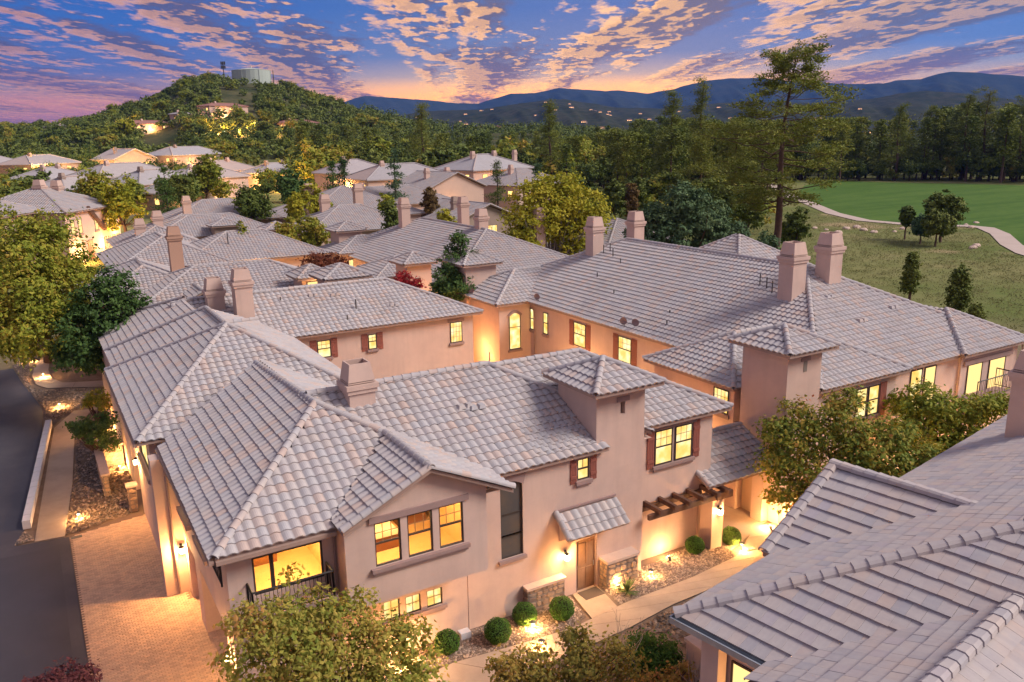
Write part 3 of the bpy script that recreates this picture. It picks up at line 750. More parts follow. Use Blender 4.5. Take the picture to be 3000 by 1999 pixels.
mb = MB(); mb.box(8.2, 10.0, 25.4, 27.4, 3.3, 3.85); mb.box(8.15, 10.05, 27.3, 27.45, 3.3, 4.7); part('bed_frame', mb, M_roomd, A)
mb = MB(); mb.box(8.25, 9.95, 25.3, 27.2, 3.86, 4.05); mb.box(8.4, 9.0, 26.8, 27.2, 4.05, 4.25); mb.box(9.2, 9.8, 26.8, 27.2, 4.05, 4.25); part('bedding', mb, M_bed, A)
mb = MB(); mb.box(10.6, 11.7, 26.8, 27.4, 3.3, 4.3); mb.box(5.0, 6.0, 26.7, 27.4, 3.3, 4.1); mb.box(10.8, 11.5, 27.38, 27.45, 4.5, 5.3); mb.box(4.6, 5.2, 27.4, 27.45, 4.5, 5.2); part('furniture', mb, M_roomd, A)
mb = MB(); mb.tube([(6.25, 25.2, 4.62), (6.25, 25.2, 5.05)], [.28, .20], 12); part('shade_lamp', mb, M_lamp, A)
mb = MB(); mb.tube([(8.9, 24.9, 4.95), (8.9, 24.9, 5.3)], [.2, .15], 12); part('shade_lamp', mb, M_lamp, A)
RC = (1.0, .60, .26); plight(A, (9.6, 24.6, 5.4), 62, .15, RC); plight(A, (5.6, 25.0, 5.4), 55, .15, RC); plight(A, (10.9, 24.0, 5.2), 22, .1, RC)

# roof of A
z = 5.9; H1 = (8.1, 27.9, 8.34)
faces = [
    [(3.4, 22.9, z), (12.8, 22.9, z), H1],                                    # front hip of the corner wing
    [(3.4, 33.4, z), (3.4, 22.9, z), H1, (7.85, 35.5, 8.12)],                 # street slope
    [H1, (12.8, 23.2, z), (12.8, 33.4, z), (7.85, 35.5, 8.12)],
    [(8.1, 23.75, z), (18.1, 23.75, z), (18.1, 26.35, 7.16), (15.65, 28.85, 8.38), (8.1, 28.85, 8.38)],
    [(15.65, 28.85, 8.38), (18.1, 26.35, 7.16), (20.4, 24.0, 6.0), (20.4, 33.5, 6.0)],
    [(8.1, 28.85, 8.38), (15.65, 28.85, 8.38), (15.65, 34.0, 5.9), (8.1, 34.0, 5.9)],
    [(6.98, 22.15, 6.05), (9.93, 22.15, 7.45), (9.93, 25.9, 7.45), (6.98, 23.1, 6.05)][::-1],
    [(9.93, 22.15, 7.45), (12.9, 22.15, 6.05), (12.9, 25.0, 6.05), (9.93, 25.9, 7.45)],
    [(15.0, 24.2, 6.13), (24.95, 24.2, 6.13), (20.25, 28.9, 8.24), (15.0, 28.9, 8.24)],
    [(24.95, 24.2, 6.13), (24.95, 33.6, 6.13), (20.25, 28.9, 8.24)],
    [(24.95, 33.6, 6.13), (15.0, 33.6, 6.13), (15.0, 28.9, 8.24), (20.25, 28.9, 8.24)]]
caps = [((3.4, 22.9, z), H1), ((12.8, 22.9, z), H1), (H1, (7.85, 35.5, 8.12)), ((8.1, 28.85, 8.40), (15.65, 28.85, 8.40)), ((18.4, 26.05, 7.03), (15.65, 28.85, 8.40)),
        ((9.93, 22.1, 7.46), (9.93, 25.95, 7.46)), ((6.98, 22.2, 6.07), (9.93, 22.2, 7.46)), ((12.9, 22.2, 6.07), (9.93, 22.2, 7.46)),
        ((15.7, 28.9, 8.26), (20.25, 28.9, 8.26)), ((24.95, 24.2, 6.14), (20.25, 28.9, 8.26)), ((24.95, 33.6, 6.14), (20.25, 28.9, 8.26))]
make_roof(A, faces, caps, 's', near=300)
mb = MB(); mb.box(3.22, 3.36, 22.85, 33.4, 5.72, 5.86); mb.box(3.4, 6.95, 22.74, 22.86, 5.72, 5.84); part('gutter', mb, M_fascia, A)
fT, cT = pyr(17.2, 20.47, 23.42, 27.0, 8.2, (18.83, 25.2, 8.97))
make_roof(A, fT, cT, 's', near=120, name='tower_roof')
chimney(A, 9.85, 28.25, 7.0, 9.55, .50, .45)
for a_, b_ in ((13.6, 26.9), (14.05, 26.75)): roof_vent(A, a_, b_, 5.9 + .485 * (b_ - 23.75) + .06, ax=0)
vent_pipe(A, 15.85, 29.0, 8.35, .5, .03)
# lean-to roof between A and B
make_roof(A, [[(23.35, 23.75, 2.98), (27.75, 23.75, 2.98), (27.75, 26.3, 4.15), (23.35, 26.3, 4.15)]], [((23.4, 23.8, 3.0), (23.4, 24.6, 3.38)), ((23.4, 26.3, 4.17), (27.7, 26.3, 4.17))], 's', near=160, deck=.1, name='passage_roof')

# ================================================================== TOWNHOUSE M (behind A)
Mh = thing('townhouse', 'pink stucco townhouse behind the nearest one, with two short chimneys and red shuttered windows', 'house', 12, 46)
wall_prism(Mh, rect(13.0, 25.6, 49.1, 57.0), 0, 5.7)
mb = MB(); wallp(mb, (3.15, 34.8), S_u, S_n, 12.0, 0, 5.75, [(1.0, 4.6, 3.7, 5.2), (6.5, 9.5, 0, 2.5)], .8); mb.poly([(3.15, 34.8, 0), (12.5, 34.8, 0), (12.5, 34.8, 5.78), (3.15, 34.8, 5.78)]); mb.poly([(3.15, 46.8, 0), (3.15, 60, 0), (3.15, 60, 5.8), (3.15, 46.8, 5.8)]); mb.poly([(12.5, 34.8, 0), (12.5, 49, 0), (12.5, 49, 5.8), (12.5, 34.8, 5.8)])
part('wall', mb, M_stucco, Mh)
window(Mh, (3.15, 35.8, 3.7), S_u, S_n, 3.6, 1.5, 'slider', M_lit, None, True, .1)
mb = MB()
for j in range(4): mb.box(3.9, 3.95, 41.3, 44.3, .02 + .62 * j, .60 + .62 * j)
part('garage_door', mb, M_gdoor, Mh)
wall_lantern(Mh, (3.15, 40.6, 2.9), S_n, 200)
for x0, w_, z0_, z1_ in ((14.66, .85, 4.26, 5.36), (18.0, .56, 4.34, 5.32)):
    window(Mh, (x0, 49.1, z0_), L_, F_n, w_, z1_ - z0_, 'double', M_lit, (3, 2) if w_ > .7 else (2, 2), True, -.01, shutters=.42, lintel=False)
window(Mh, (23.86, 49.1, 3.94), L_, F_n, .9, 1.42, 'fixed', M_lit, (4, 4), True, -.01, lintel=True)
ap = (7.85, 41.0, 8.8)
faces = [[(2.7, 34.3, z), (13.0, 34.3, z), ap], [(2.7, 46.9, z), (2.7, 34.3, z), ap], [(13.0, 34.3, z), (13.0, 47.7, z), ap],
         [(3.1, 52.0, 5.75), (3.1, 44.0, 5.75), (8.1, 41.5, 8.45), (8.1, 47.6, 8.45)],
         [(8.1, 41.5, 8.45), (13.0, 41.5, 5.9), (13.0, 52.0, 5.9), (8.1, 47.6, 8.45)], [(3.1, 52.0, 5.75), (8.1, 47.6, 8.45), (8.15, 47.7, 8.3), (3.15, 52.1, 5.6)],
         [(3.1, 60.7, 5.72), (3.1, 49.0, 5.72), (7.8, 46.0, 8.15), (7.8, 53.2, 8.15)],
         [(7.0, 48.65, z), (26.15, 48.65, z), (20.9, 53.1, 8.05), (7.0, 53.1, 8.05)],
         [(26.15, 48.65, z), (26.15, 57.5, z), (20.9, 53.1, 8.05)], [(3.1, 60.7, 5.7), (7.8, 53.2, 8.15), (7.9, 53.3, 8.1), (7.9, 60.7, 5.7)]]
faces.pop(5)
caps = [((2.7, 34.3, z), ap), ((13.0, 34.3, z), ap), ((2.7, 46.9, z), ap), ((3.1, 52.0, 5.8), (8.1, 47.6, 8.5)), ((8.1, 42.0, 8.5), (8.1, 47.6, 8.5)), ((3.1, 60.7, 5.8), (7.8, 53.2, 8.2)),
        ((8.0, 53.1, 8.08), (20.9, 53.1, 8.08)), ((26.15, 48.65, z), (20.9, 53.1, 8.08)), ((7.85, 41.2, 8.82), (9.4, 41.2, 8.82))]
make_roof(Mh, faces, caps, 's', near=300)
mb = MB(); mb.box(2.55, 2.68, 34.3, 46.9, 5.72, 5.86); part('gutter', mb, M_fascia, Mh)
chimney(Mh, 9.45, 52.2, 7.4, 9.45, .50, .45); chimney(Mh, 10.85, 50.9, 6.6, 10.05, .52, .48)
for a_, b_ in ((15.6, 52.2), (20.4, 50.3), (17.0, 52.0)): roof_vent(Mh, a_, b_, 5.9 + .483 * (b_ - 48.65) + .05)
vent_pipe(Mh, 17.8, 50.4, 6.75, .7, .05); vent_pipe(Mh, 13.4, 52.0, 7.5, .35, .04); vent_pipe(Mh, 16.9, 49.6, 6.35, .3, .04)
f1, c1 = pyr(17.0, 20.5, 54.2, 57.7, 8.2, (18.8, 56.0, 8.95)); make_roof(Mh, f1, c1, 'far', M_tilef, name='tower_roof')
wall_prism(Mh, rect(17.45, 20.05, 54.65, 57.2), 5.0, 8.1)

# ================================================================== TOWNHOUSE B (right)
B = thing('townhouse', 'long pink stucco townhouse on the right with four tall chimneys and a square tower', 'house', 32, 34)
wall_prism(B, [(30.85, 24.45), (46.6, 24.45), (46.6, 56.2), (30.85, 56.2)], 0, 5.75)
wall_prism(B, rect(28.25, 30.85 + .2, 50.1, 56.3), 0, 5.85); wall_prism(B, rect(27.95, 31.0, 27.0, 32.8), 0, 5.75)
wall_prism(B, rect(27.85, 30.03, 23.85, 26.5), 0, 8.1); wall_prism(B, rect(30.03, 36.4, 24.40, 25.0), 0, 5.75); wall_prism(B, rect(41.7, 47.0, 24.30, 27.0), 0, 5.75)
wall_prism(B, rect(28.0, 30.6, 54.6, 58.6), 0, 8.1)
z = 5.95
R0, R1 = (38.6, 32.2, 9.88), (38.6, 48.8, 9.88)
main = [[(30.4, 24.2, z), (46.8, 24.2, z), R0], [(30.4, 57.0, z), (30.4, 24.2, z), R0, R1], [(46.8, 24.2, z), (46.8, 57.0, z), R1, R0], [(46.8, 57.0, z), (30.4, 57.0, z), R1]]
cp = [((30.4, 24.2, z), R0), ((46.8, 24.2, z), R0), ((30.4, 57.0, z), R1), ((46.8, 57.0, z), R1), (R0, R1)]
bay_ap = (31.4, 53.25, 7.66); main += [[(27.8, 49.7, z), (31.2, 49.7, z), (34.0, 53.25, 7.66), bay_ap], [(27.8, 56.8, z), (27.8, 49.7, z), bay_ap], [(31.2, 56.8, z), (27.8, 56.8, z), bay_ap, (34.0, 53.25, 7.66)]]
cp += [((27.8, 49.7, z), bay_ap), ((27.8, 56.8, z), bay_ap), (bay_ap, (33.7, 53.25, 7.68))]
zl = 5.85; wl = (30.75, 29.9, 7.45); main += [[(27.5, 26.65, zl), (31.5, 26.65, zl), (34, 29.9, 7.45), wl], [(27.5, 33.2, zl), (27.5, 26.65, zl), wl], [(31.5, 33.2, zl), (27.5, 33.2, zl), wl, (34, 29.9, 7.45)]]
cp += [((27.5, 26.65, zl), wl), ((27.5, 33.2, zl), wl), (wl, (33.4, 29.9, 7.47))]
fa = (33.55, 27.2, 7.55); main += [[(30.25, 23.95, 5.98), (36.85, 23.95, 5.98), fa], [(30.25, 27.5, 5.98), (30.25, 23.95, 5.98), fa, (33.55, 30, 7.55)], [(36.85, 23.95, 5.98), (36.85, 30.0, 5.98), (33.55, 30, 7.55), fa]]
cp += [((30.25, 23.95, 5.98), fa), ((36.85, 23.95, 5.98), fa), (fa, (33.55, 28.9, 7.57))]
ba = (44.4, 27.1, 7.55); main += [[(41.3, 23.9, 5.99), (47.5, 23.9, 5.99), ba], [(41.3, 27.5, 5.99), (41.3, 23.9, 5.99), ba, (44.4, 30, 7.55)]]
cp += [((41.3, 23.9, 5.99), ba), ((47.5, 23.9, 5.99), ba)]
make_roof(B, main, cp, 's', near=300)
fT, cT = pyr(27.35, 30.5, 23.35, 26.95, 8.2, (28.92, 25.1, 8.98)); make_roof(B, fT, cT, 's', near=120, name='tower_roof')
fT, cT = pyr(27.6, 31.0, 54.2, 58.9, 8.2, (29.3, 56.5, 9.0)); make_roof(B, fT, cT, 'far', M_tile, name='tower_roof')
# further wing toward the golf course
f2, c2 = hip(41.5, 53.4, 40.2, 52.4, 6.3, .58); make_roof(B, f2, c2, 'far', M_tile, name='rear_roof'); wall_prism(B, rect(42, 52.9, 40.8, 51.9), 0, 6.2)
chimney(B, 36.5, 50.0, 8.3, 11.6, .48, .48); chimney(B, 40.6, 50.3, 8.2, 11.75, .48, .48)
chimney(B, 36.0, 30.95, 8.2, 11.65, .52, .50); chimney(B, 38.95, 30.95, 8.2, 11.95, .50, .50)
for (p, q) in ((1650, 1013 - 0), ):
    pass
zr_l = lambda a: 5.95 + .479 * (a - 30.4); zr_f = lambda b: 5.95 + .491 * (b - 24.2)
for a_, b_ in ((34.2, 46.5), (36.0, 46.2), (33.0, 43.0)): vent_pipe(B, a_, b_, zr_l(a_), .35, .04)
for a_, b_ in ((36.6, 49.0), (36.9, 48.6), (36.4, 47.6), (36.4, 33.6), (36.2, 32.9), (36.0, 32.3)): vent_pipe(B, a_, b_, zr_l(a_), .7, .035)
for a_, b_ in ((37.7, 27.6), (41.0, 28.1), (37.5, 29.6)): roof_vent(B, a_, b_, zr_f(b_) + .05)
vent_pipe(B, 31.7, 36.2, zr_l(31.7), .3, .04); vent_pipe(B, 32.6, 37.0, zr_l(32.6), .25, .04)
# windows on the left side (facing -a)
for b0_, w_ in ((49.55, .5), (47.7, .6)): window(B, (30.85, b0_ - 0, 3.83), S_u, S_n, w_, 1.55, 'double', M_lit, None, True, -.01)
for b0_, w_ in ((43.15, 1.35), (38.38, 1.28)): window(B, (30.85, b0_, 3.80), S_u, S_n, w_, 1.6, 'double', M_lit, (3, 2), False, -.01, shutters=.5)
window(B, (28.25, 54.6, 4.0), S_u, S_n, .95, 1.38, 'fixed', M_lit, (3, 3), True, -.01)
O = (29.04, 50.1, 2.48); mb = MB()
for x0, x1 in ((0, .06), (.91, .97)): mb.ob(O, L_, F_n, x0, x1, -.02, .03, 0, 2.45)
mb.ob(O, L_, F_n, .06, .91, -.02, .029, 0, .06); mb.ob(O, L_, F_n, .06, .91, -.02, .028, 1.62, 1.66)
st = part('arched_window', mb, M_frame, B); g = MB(); g.ob(O, L_, F_n, .06, .91, -.01, .01, .06, 2.45)
g.add([(29.10 + .85 * t, 50.09, 4.93 + .22 * math.sin(math.pi * t)) for t in aw], [list(range(9))]); part('pane', g, M_lit, st)
mb = MB(); top = [(28.90 + 1.24 * t, 50.02, 5.02 + .36 * math.sin(math.pi * t)) for t in aw]; bot = [(29.04 + .97 * t, 50.02, 4.92 + .25 * math.sin(math.pi * t)) for t in aw]
for i in range(8):
    q = [bot[i], bot[i + 1], top[i + 1], top[i]]; mb.add(q + [(x, 50.1, z_) for x, y, z_ in q], [(0, 1, 2, 3), (0, 4, 5, 1), (3, 2, 6, 7)])
part('arch_trim', mb, M_trim, st); mb = MB(); mb.box(28.94, 30.1, 49.97, 50.098, 2.30, 2.46); part('sill', mb, M_trim, st)
window(B, (27.95, 27.33, 4.3), S_u, S_n, 1.0, 1.2, 'fixed', M_lit, (4, 3), True, -.01)
window(B, (33.4, 24.4, 3.9), L_, F_n, .8, 1.5, 'double', M_lit, None, True, -.01); window(B, (34.3, 24.4, 3.9), L_, F_n, .8, 1.5, 'double', M_lit, None, True, -.01)
sm = MB()
for i in range(4): sm.box(35.2 + .12 * i, 35.31 + .12 * i, 24.36, 24.398, 3.7, 5.45)
part('shutter', sm, M_shut, B)
window(B, (37.6, 24.45, 3.2), L_, F_n, .95, 2.45, 'fixed', M_lit, None, False, -.02); window(B, (38.75, 24.45, 3.2), L_, F_n, .95, 2.45, 'fixed', M_litb, None, False, -.02)
window(B, (42.3, 24.3, 3.3), L_, F_n, 1.35, 1.95, 'fixed', M_litb, None, False, -.02); window(B, (44.3, 24.3, 3.3), L_, F_n, 1.55, 1.95, 'fixed', M_litb, None, False, -.02)
mb = MB(); mb.box(41.9, 46.4, 24.2, 24.298, 5.27, 5.5); part('lintel', mb, M_trim, B)
mb = MB(); mb.box(41.6, 45.2, 23.2, 24.299, 3.40, 3.60); part('balcony_floor', mb, M_trim, B)
railing(B, (41.7, 23.3), (45.1, 23.3), 3.72, 4.65, step=.16); railing(B, (45.1, 23.3), (45.1, 24.28), 3.72, 4.65, step=.16)
mb = MB(); mb.box(28.68, 29.24, 23.80, 23.848, 7.64, 7.82); part('lintel', mb, M_trim, B); mb = MB(); mb.box(28.85, 29.08, 23.835, 23.848, 7.13, 7.62); part('wall_slot', mb, M_mortar, B)
# passage door on B's lower wall and its surround
mb = MB(); mb.box(27.78, 27.848, 25.15, 26.05, .0, 2.1); part('passage_door', mb, M_gdoor, B)
mb = MB(); mb.box(27.4, 27.848, 24.45, 25.10, 0, 2.95); part('pillar', mb, M_stucco, B); mb = MB(); mb.box(27.4, 27.848, 26.10, 26.75, 0, 2.95); part('pillar', mb, M_stucco, B)
for a_, b_ in ((30.6, 34.0), (30.6, 49.4), (47.1, 24.1)):
    mb = MB(); mb.tube([(a_ + .15, b_, 0), (a_ + .15, b_, 5.2), (a_ - .1, b_, 5.8)], .045, 6); part('downspout_or_joint', mb, M_trim, B)
# satellite dishes
for a_, b_, z_ in ((28.0, 53.8, 6.0), (30.5, 48.6, 6.05), (30.6, 38.9, 6.05), (30.8, 38.0, 6.1)):
    mb = MB(); ring = [(a_ - .25 * math.cos(t) * .4, b_ + .23 * math.cos(t), z_ + .42 + .23 * math.sin(t)) for t in np.linspace(0, 2 * math.pi, 14)[:-1]]
    mb.add(ring + [(a_ + .08, b_, z_ + .40)], [(i, (i + 1) % 13, 13) for i in range(13)])
    d_ = part('satellite_dish', mb, M_trim, B); mb = MB(); mb.tube([(a_ + .08, b_, z_ + .38), (a_ + .12, b_, z_)], .02, 5); mb.tube([(a_ + .05, b_, z_ + .2), (a_ - .4, b_, z_ + .45)], .012, 4); part('dish_arm', mb, M_darkm, d_)
# light washing the B walls from below (landscape fixtures stand in the beds)

# ================================================================== HOUSE C (right foreground, flat tiles), turned by ten degrees
TH = R_(10)
def CG(p, q): return p * math.cos(TH) - q * math.sin(TH), p * math.sin(TH) + q * math.cos(TH)
C = thing('townhouse', 'right foreground house seen from above, roofed in flat grey tiles with a metal gutter', 'house', *CG(20, 5), 0.0, None, TH)
CAMG_bak = CAMG
Cz = 5.9; s_ = .45
faces = [[(14.85, -6, Cz), (14.85, 11.4, Cz), (26.0, .25, Cz + s_ * 11.15), (26.0, -6, Cz + s_ * 11.15)],
         [(14.85, 11.4, Cz), (40.0, 11.4, Cz), (40.0, .25, Cz + s_ * 11.15), (26.0, .25, Cz + s_ * 11.15)],
         [(19.2, 11.75, Cz), (19.2, 4.0, Cz), (22.85, 4.0, 7.5), (22.85, 11.75, 7.5)],
         [(22.85, 4.0, 7.5), (26.5, 4.0, Cz), (26.5, 11.75, Cz), (22.85, 11.75, 7.5)],
         [(13.8, 8.7, Cz), (19.5, 8.7, Cz), (19.5, 5.17, 7.5), (13.8, 5.17, 7.5)][::-1],
         [(13.8, 5.17, 7.5), (19.5, 5.17, 7.5), (19.5, 1.6, Cz), (13.8, 1.6, Cz)]]
caps = [((14.85, 11.4, Cz), (26.0, .25, Cz + s_ * 11.15)), ((22.85, 11.8, 7.52), (22.85, 4.0, 7.52)), ((19.2, 11.7, Cz), (22.85, 11.7, 7.52)), ((26.5, 11.7, Cz), (22.85, 11.7, 7.52)), ((13.8, 5.17, 7.52), (19.0, 5.17, 7.52))]
# face coordinates live in the rotated frame: the camera is at the shared origin, so distances stay valid
make_roof(C, faces, caps, 'flat', near=300)
wall_prism(C, rect(15.45, 39.5, -5, 10.75), 0, 5.75)
mb = MB(); mb.box(14.62, 14.66, -6, 11.45, 5.74, 5.90); mb.box(14.80, 14.84, -6, 11.45, 5.74, 5.88); mb.box(14.66, 14.80, -6, 11.45, 5.74, 5.76); mb.box(14.62, 14.84, 11.40, 11.45, 5.74, 5.90); part('gutter', mb, M_metal, C)
wall_prism(C, [(19.6, 11.1), (26.1, 11.1), (26.1, 11.3), (19.6, 11.3)], 5.5, 6.0)
window(C, (15.45, 5.4, 2.9), S_u, S_n, 4.7, 2.1, 'fixed', M_litb, (6, 3), False, -.02)
chimney(C, 32.15, 9.35, 5.8, 9.9, .60, .55)
plight(C, (15.0, 8.0, 4.6), 60, .1)
mb = MB(); mb.box(15.0, 15.35, 10.2, 10.7, 0, 5.7); part('pillar', mb, M_stucco, C)
# ================================================================== far houses of the estate
def block(root, a0, a1, b0, b1, ze, s, z0=0., style='far', mat=None, oh=.45, wmat=None, rname='roof', near=0, cull=True):
    f, c = hip(a0, a1, b0, b1, ze, s)
    if style: make_roof(root, f, c, style, mat or M_tilef, name=rname, near=near)
    wall_prism(root, rect(a0 + oh, a1 - oh, b0 + oh, b1 - oh), z0, ze - .12, wmat or M_stuccof)
def tower(root, a0, a1, b0, b1, ze, z0=0., wmat=None, h=.75):
    f, c = pyr(a0, a1, b0, b1, ze, ((a0 + a1) / 2, (b0 + b1) / 2, ze + h)); make_roof(root, f, c, 'far', M_tilef, name='tower_roof')
    wall_prism(root, rect(a0 + .45, a1 - .45, b0 + .45, b1 - .45), z0, ze - .1, wmat or M_stuccof)
def lit(root, O, u, n, w, h, glass=None, sill=False): return window(root, O, u, n, w, h, 'fixed', glass or M_lit, None, sill, -.02, fw_=.06)

D1 = thing('townhouse', 'pink townhouse with striped hip roofs and two small square towers beyond the courtyard trees', 'house', 34, 76)
f, c = hip(29.6, 46.0, 61.0, 92.0, 5.3, .44); make_roof(D1, f, c, 's', M_tilef)
wall_prism(D1, rect(30.1, 45.5, 61.4, 91.5), 0, 5.2, M_stuccof)
f, c = hip(28.4, 36.0, 84.8, 91.4, 5.6, .42); make_roof(D1, f, c, 'far', M_tilef, name='bay_roof'); wall_prism(D1, rect(28.9, 35, 85.3, 91), 0, 5.5, M_stuccof)
f, c = hip(26.8, 35.0, 70.0, 76.5, 5.2, .42); make_roof(D1, f, c, 'far', M_tilef, name='bay_roof'); wall_prism(D1, rect(27.3, 34, 70.4, 76), 0, 5.1, M_stuccof)
tower(D1, 26.3, 29.4, 62.3, 65.6, 7.4); tower(D1, 29.4, 32.8, 88.2, 92.0, 7.6)
f, c = hip(46, 62, 62, 78, 5.3, .44); make_roof(D1, f, c, 'far', M_tilef, name='rear_roof'); wall_prism(D1, rect(46.5, 61, 62.5, 77.5), 0, 5.2, M_stuccof)
for a_, b_, zt in ((36.0, 84.5, 11.2), (43.0, 84.0, 11.0), (38.0, 70.5, 10.8), (44.2, 70.0, 10.6)): chimney(D1, a_, b_, 6.0, zt, .5, .5, M_stuccof)
lit(D1, (29.6, 85.3, 1.6), L_, F_n, .9, 3.3, M_litb); lit(D1, (30.1, 79.5, 2.2), S_u, S_n, 1.4, 2.4); lit(D1, (27.5, 62.75, 5.4), L_, F_n, .45, .75, M_litb)
plight(D1, (31.2, 84.2, 4.4), 120, .1); plight(D1, (28.2, 61.9, 2.5), 260, .2); plight(D1, (26.4, 83, 2.5), 180, .2)

D2 = thing('townhouse', 'grey roofed townhouse row with a tall brown chimney, left of the two small towers', 'house', 12, 70)
f, c = hip(5.5, 22.0, 62.0, 72.8, 5.8, .42); make_roof(D2, f, c, 's', M_tilef)
wall_prism(D2, rect(6, 21.5, 62.4, 72.3), 0, 5.7, M_stuccof)
f, c = hip(3.2, 12.0, 66.0, 79.0, 6.1, .44); make_roof(D2, f, c, 'far', M_tilef, name='wing_roof'); wall_prism(D2, rect(3.7, 11.6, 66.4, 78.5), 0, 6.0, M_stuccof)
tower(D2, 17.0, 20.0, 60.6, 63.8, 7.4)
chimney(D2, 10.3, 71.5, 7, 10.9, .50, .45, surf('brown_chimney_stucco', (.45, .27, .20), .9))
lit(D2, (17.8, 61.05, 5.9), L_, F_n, 1.6, 1.2, M_litb); plight(D2, (19.0, 60.2, 6.6), 90, .1)
# small gable with timber vent
gm = MB(); gm.add([(8.6, 61.8, 6.0), (12.2, 61.8, 6.0), (10.4, 61.8, 6.9)], [(0, 1, 2)]); part('gable_vent', gm, M_beam, D2)
make_roof(D2, [[(8.2, 61.5, 5.95), (10.4, 61.5, 7.05), (10.4, 66, 7.05), (8.2, 66, 5.95)][::-1], [(10.4, 61.5, 7.05), (12.6, 61.5, 5.95), (12.6, 66, 5.95), (10.4, 66, 7.05)]], [((10.4, 61.5, 7.06), (10.4, 66, 7.06)), ((8.2, 61.55, 5.97), (10.4, 61.55, 7.06)), ((12.6, 61.55, 5.97), (10.4, 61.55, 7.06))], 'far', M_tilef, name='gable_roof')
D2b = thing('townhouse', 'wide grey hip roof with a lit orange eave behind the brown chimney', 'house', 18, 90)
f, c = hip(12.5, 27.4, 84.3, 95.5, 5.9, .42); make_roof(D2b, f, c, 's', M_tilef); wall_prism(D2b, rect(13, 26.9, 85.0, 95.0), 0, 5.8, M_stuccof)
f, c = hip(6.3, 17, 83.0, 98, 6.0, .44); make_roof(D2b, f, c, 'far', M_tilef, name='wing_roof'); wall_prism(D2b, rect(6.8, 16.5, 83.5, 97.5), 0, 5.9, M_stuccof)
f, c = hip(5.8, 11.5, 74.5, 87, 5.7, .44); make_roof(D2b, f, c, 'far', M_tilef, name='porch_roof'); wall_prism(D2b, rect(6.2, 11, 75, 86.5), 0, 5.6, M_stuccof)
plight(D2b, (19.5, 83.9, 4.6), 160, .3); vent_pipe(D2b, 17.7, 87.4, 7.2, 1.2, .06)
tower(D2b, 24.2, 27.6, 98, 101.5, 7.3)
D3 = thing('townhouse', 'sprawling grey roofed townhouse with low tower and three chimneys, furthest back in the left row', 'house', 18, 112)
f, c = hip(8.5, 18, 100.0, 113, 5.9, .44); make_roof(D3, f, c, 'far', M_tilef); wall_prism(D3, rect(9, 17.5, 100.5, 112.5), 0, 5.8, M_stuccof)
f, c = hip(13.0, 29.0, 108.5, 119.0, 6.0, .42); make_roof(D3, f, c, 'far', M_tilef, name='middle_roof'); wall_prism(D3, rect(13.5, 28.5, 109, 118.5), 0, 5.9, M_stuccof)
f, c = hip(17.0, 33.5, 124, 136.5, 6.3, .44); make_roof(D3, f, c, 'far', M_tilef, name='rear_roof'); wall_prism(D3, rect(17.5, 33, 124.5, 136), 0, 6.2, M_brownst)
tower(D3, 19.8, 23.6, 106.6, 110.2, 7.3, wmat=M_brownst)
lit(D3, (21.4, 107.05, 5.6), L_, F_n, .8, .5)
for a_, b_, zt in ((11.5, 104.5, 9.0), (13.8, 107, 9.6), (20.5, 127, 10.0)): chimney(D3, a_, b_, 6, zt, .55, .5, M_stuccof)
gm = MB(); gm.box(9.2, 11.5, 99.9, 100.45, 3.3, 5.2); part('dark_opening', gm, M_darkm, D3)

def gz(x, y):
    """ground height in world metres (camera at 0,0)"""
    r = np.hypot(x, y); az = np.degrees(np.arctan2(x, y))
    ss = lambda v, a, b: (lambda t: t * t * (3 - 2 * t))(np.clip((v - a) / (b - a), 0, 1))
    left = 1 - ss(az, -22, -4)
    g = left * (3.9 * ss(r, 75, 120) + 1.0 * ss(r, 200, 340)) + (1 - left) * (1 - ss(az, 8, 16)) * 3.2 * ss(r, 135, 230)
    S = np.interp(az, HAZ, HZ); m = ss(r, 300, 700) * (1 - .75 * ss(r, 720, 1150))
    g = g + np.maximum(S - g, 0) * m * (1 - ss(az, 2, 12)) * ss(az, -75, -45)
    return g
_hp = [(-260, 400), (-100, 396), (0, 392), (100, 390), (200, 380), (300, 356), (400, 325), (480, 296), (530, 262), (570, 251), (640, 247), (740, 250), (850, 274), (950, 306), (1050, 342), (1130, 358), (1200, 374), (1300, 388), (1500, 396)]
HAZ, HZ = [], []
for px, py in _hp:
    p = atd(px, py, 700.); HAZ.append(math.degrees(math.atan2(p[0], p[1]))); HZ.append(p[2])
HAZ = np.array(HAZ); HZ = np.array(HZ)
def hit(px, py, r0=60, r1=1500):
    d = pray(px, py); h = math.hypot(d[0], d[1])
    for r in np.geomspace(r0, r1, 900):
        x, y, z = d[0] / h * r, d[1] / h * r, HC + d[2] / h * r
        if z <= gz(x, y): return np.array([x, y, z]), r
    return np.array([x, y, float(gz(x, y))]), r
def pos(px, dist):
    """ground point seen in column px (near the horizon) at horizontal distance dist"""
    py = 900.
    for _ in range(6):
        p = atd(px, py, dist); z = float(gz(p[0], p[1]))
        # move py until ray passes through ground there
        w = np.array([p[0], p[1], z - HC]); zc = w @ fw; py = 1000 - FPX * (w @ CU) / zc
    p = atd(px, py, dist); return np.array([p[0], p[1], float(gz(p[0], p[1]))])
def height_at(px, py, dist): return float(atd(px, py, dist)[2])

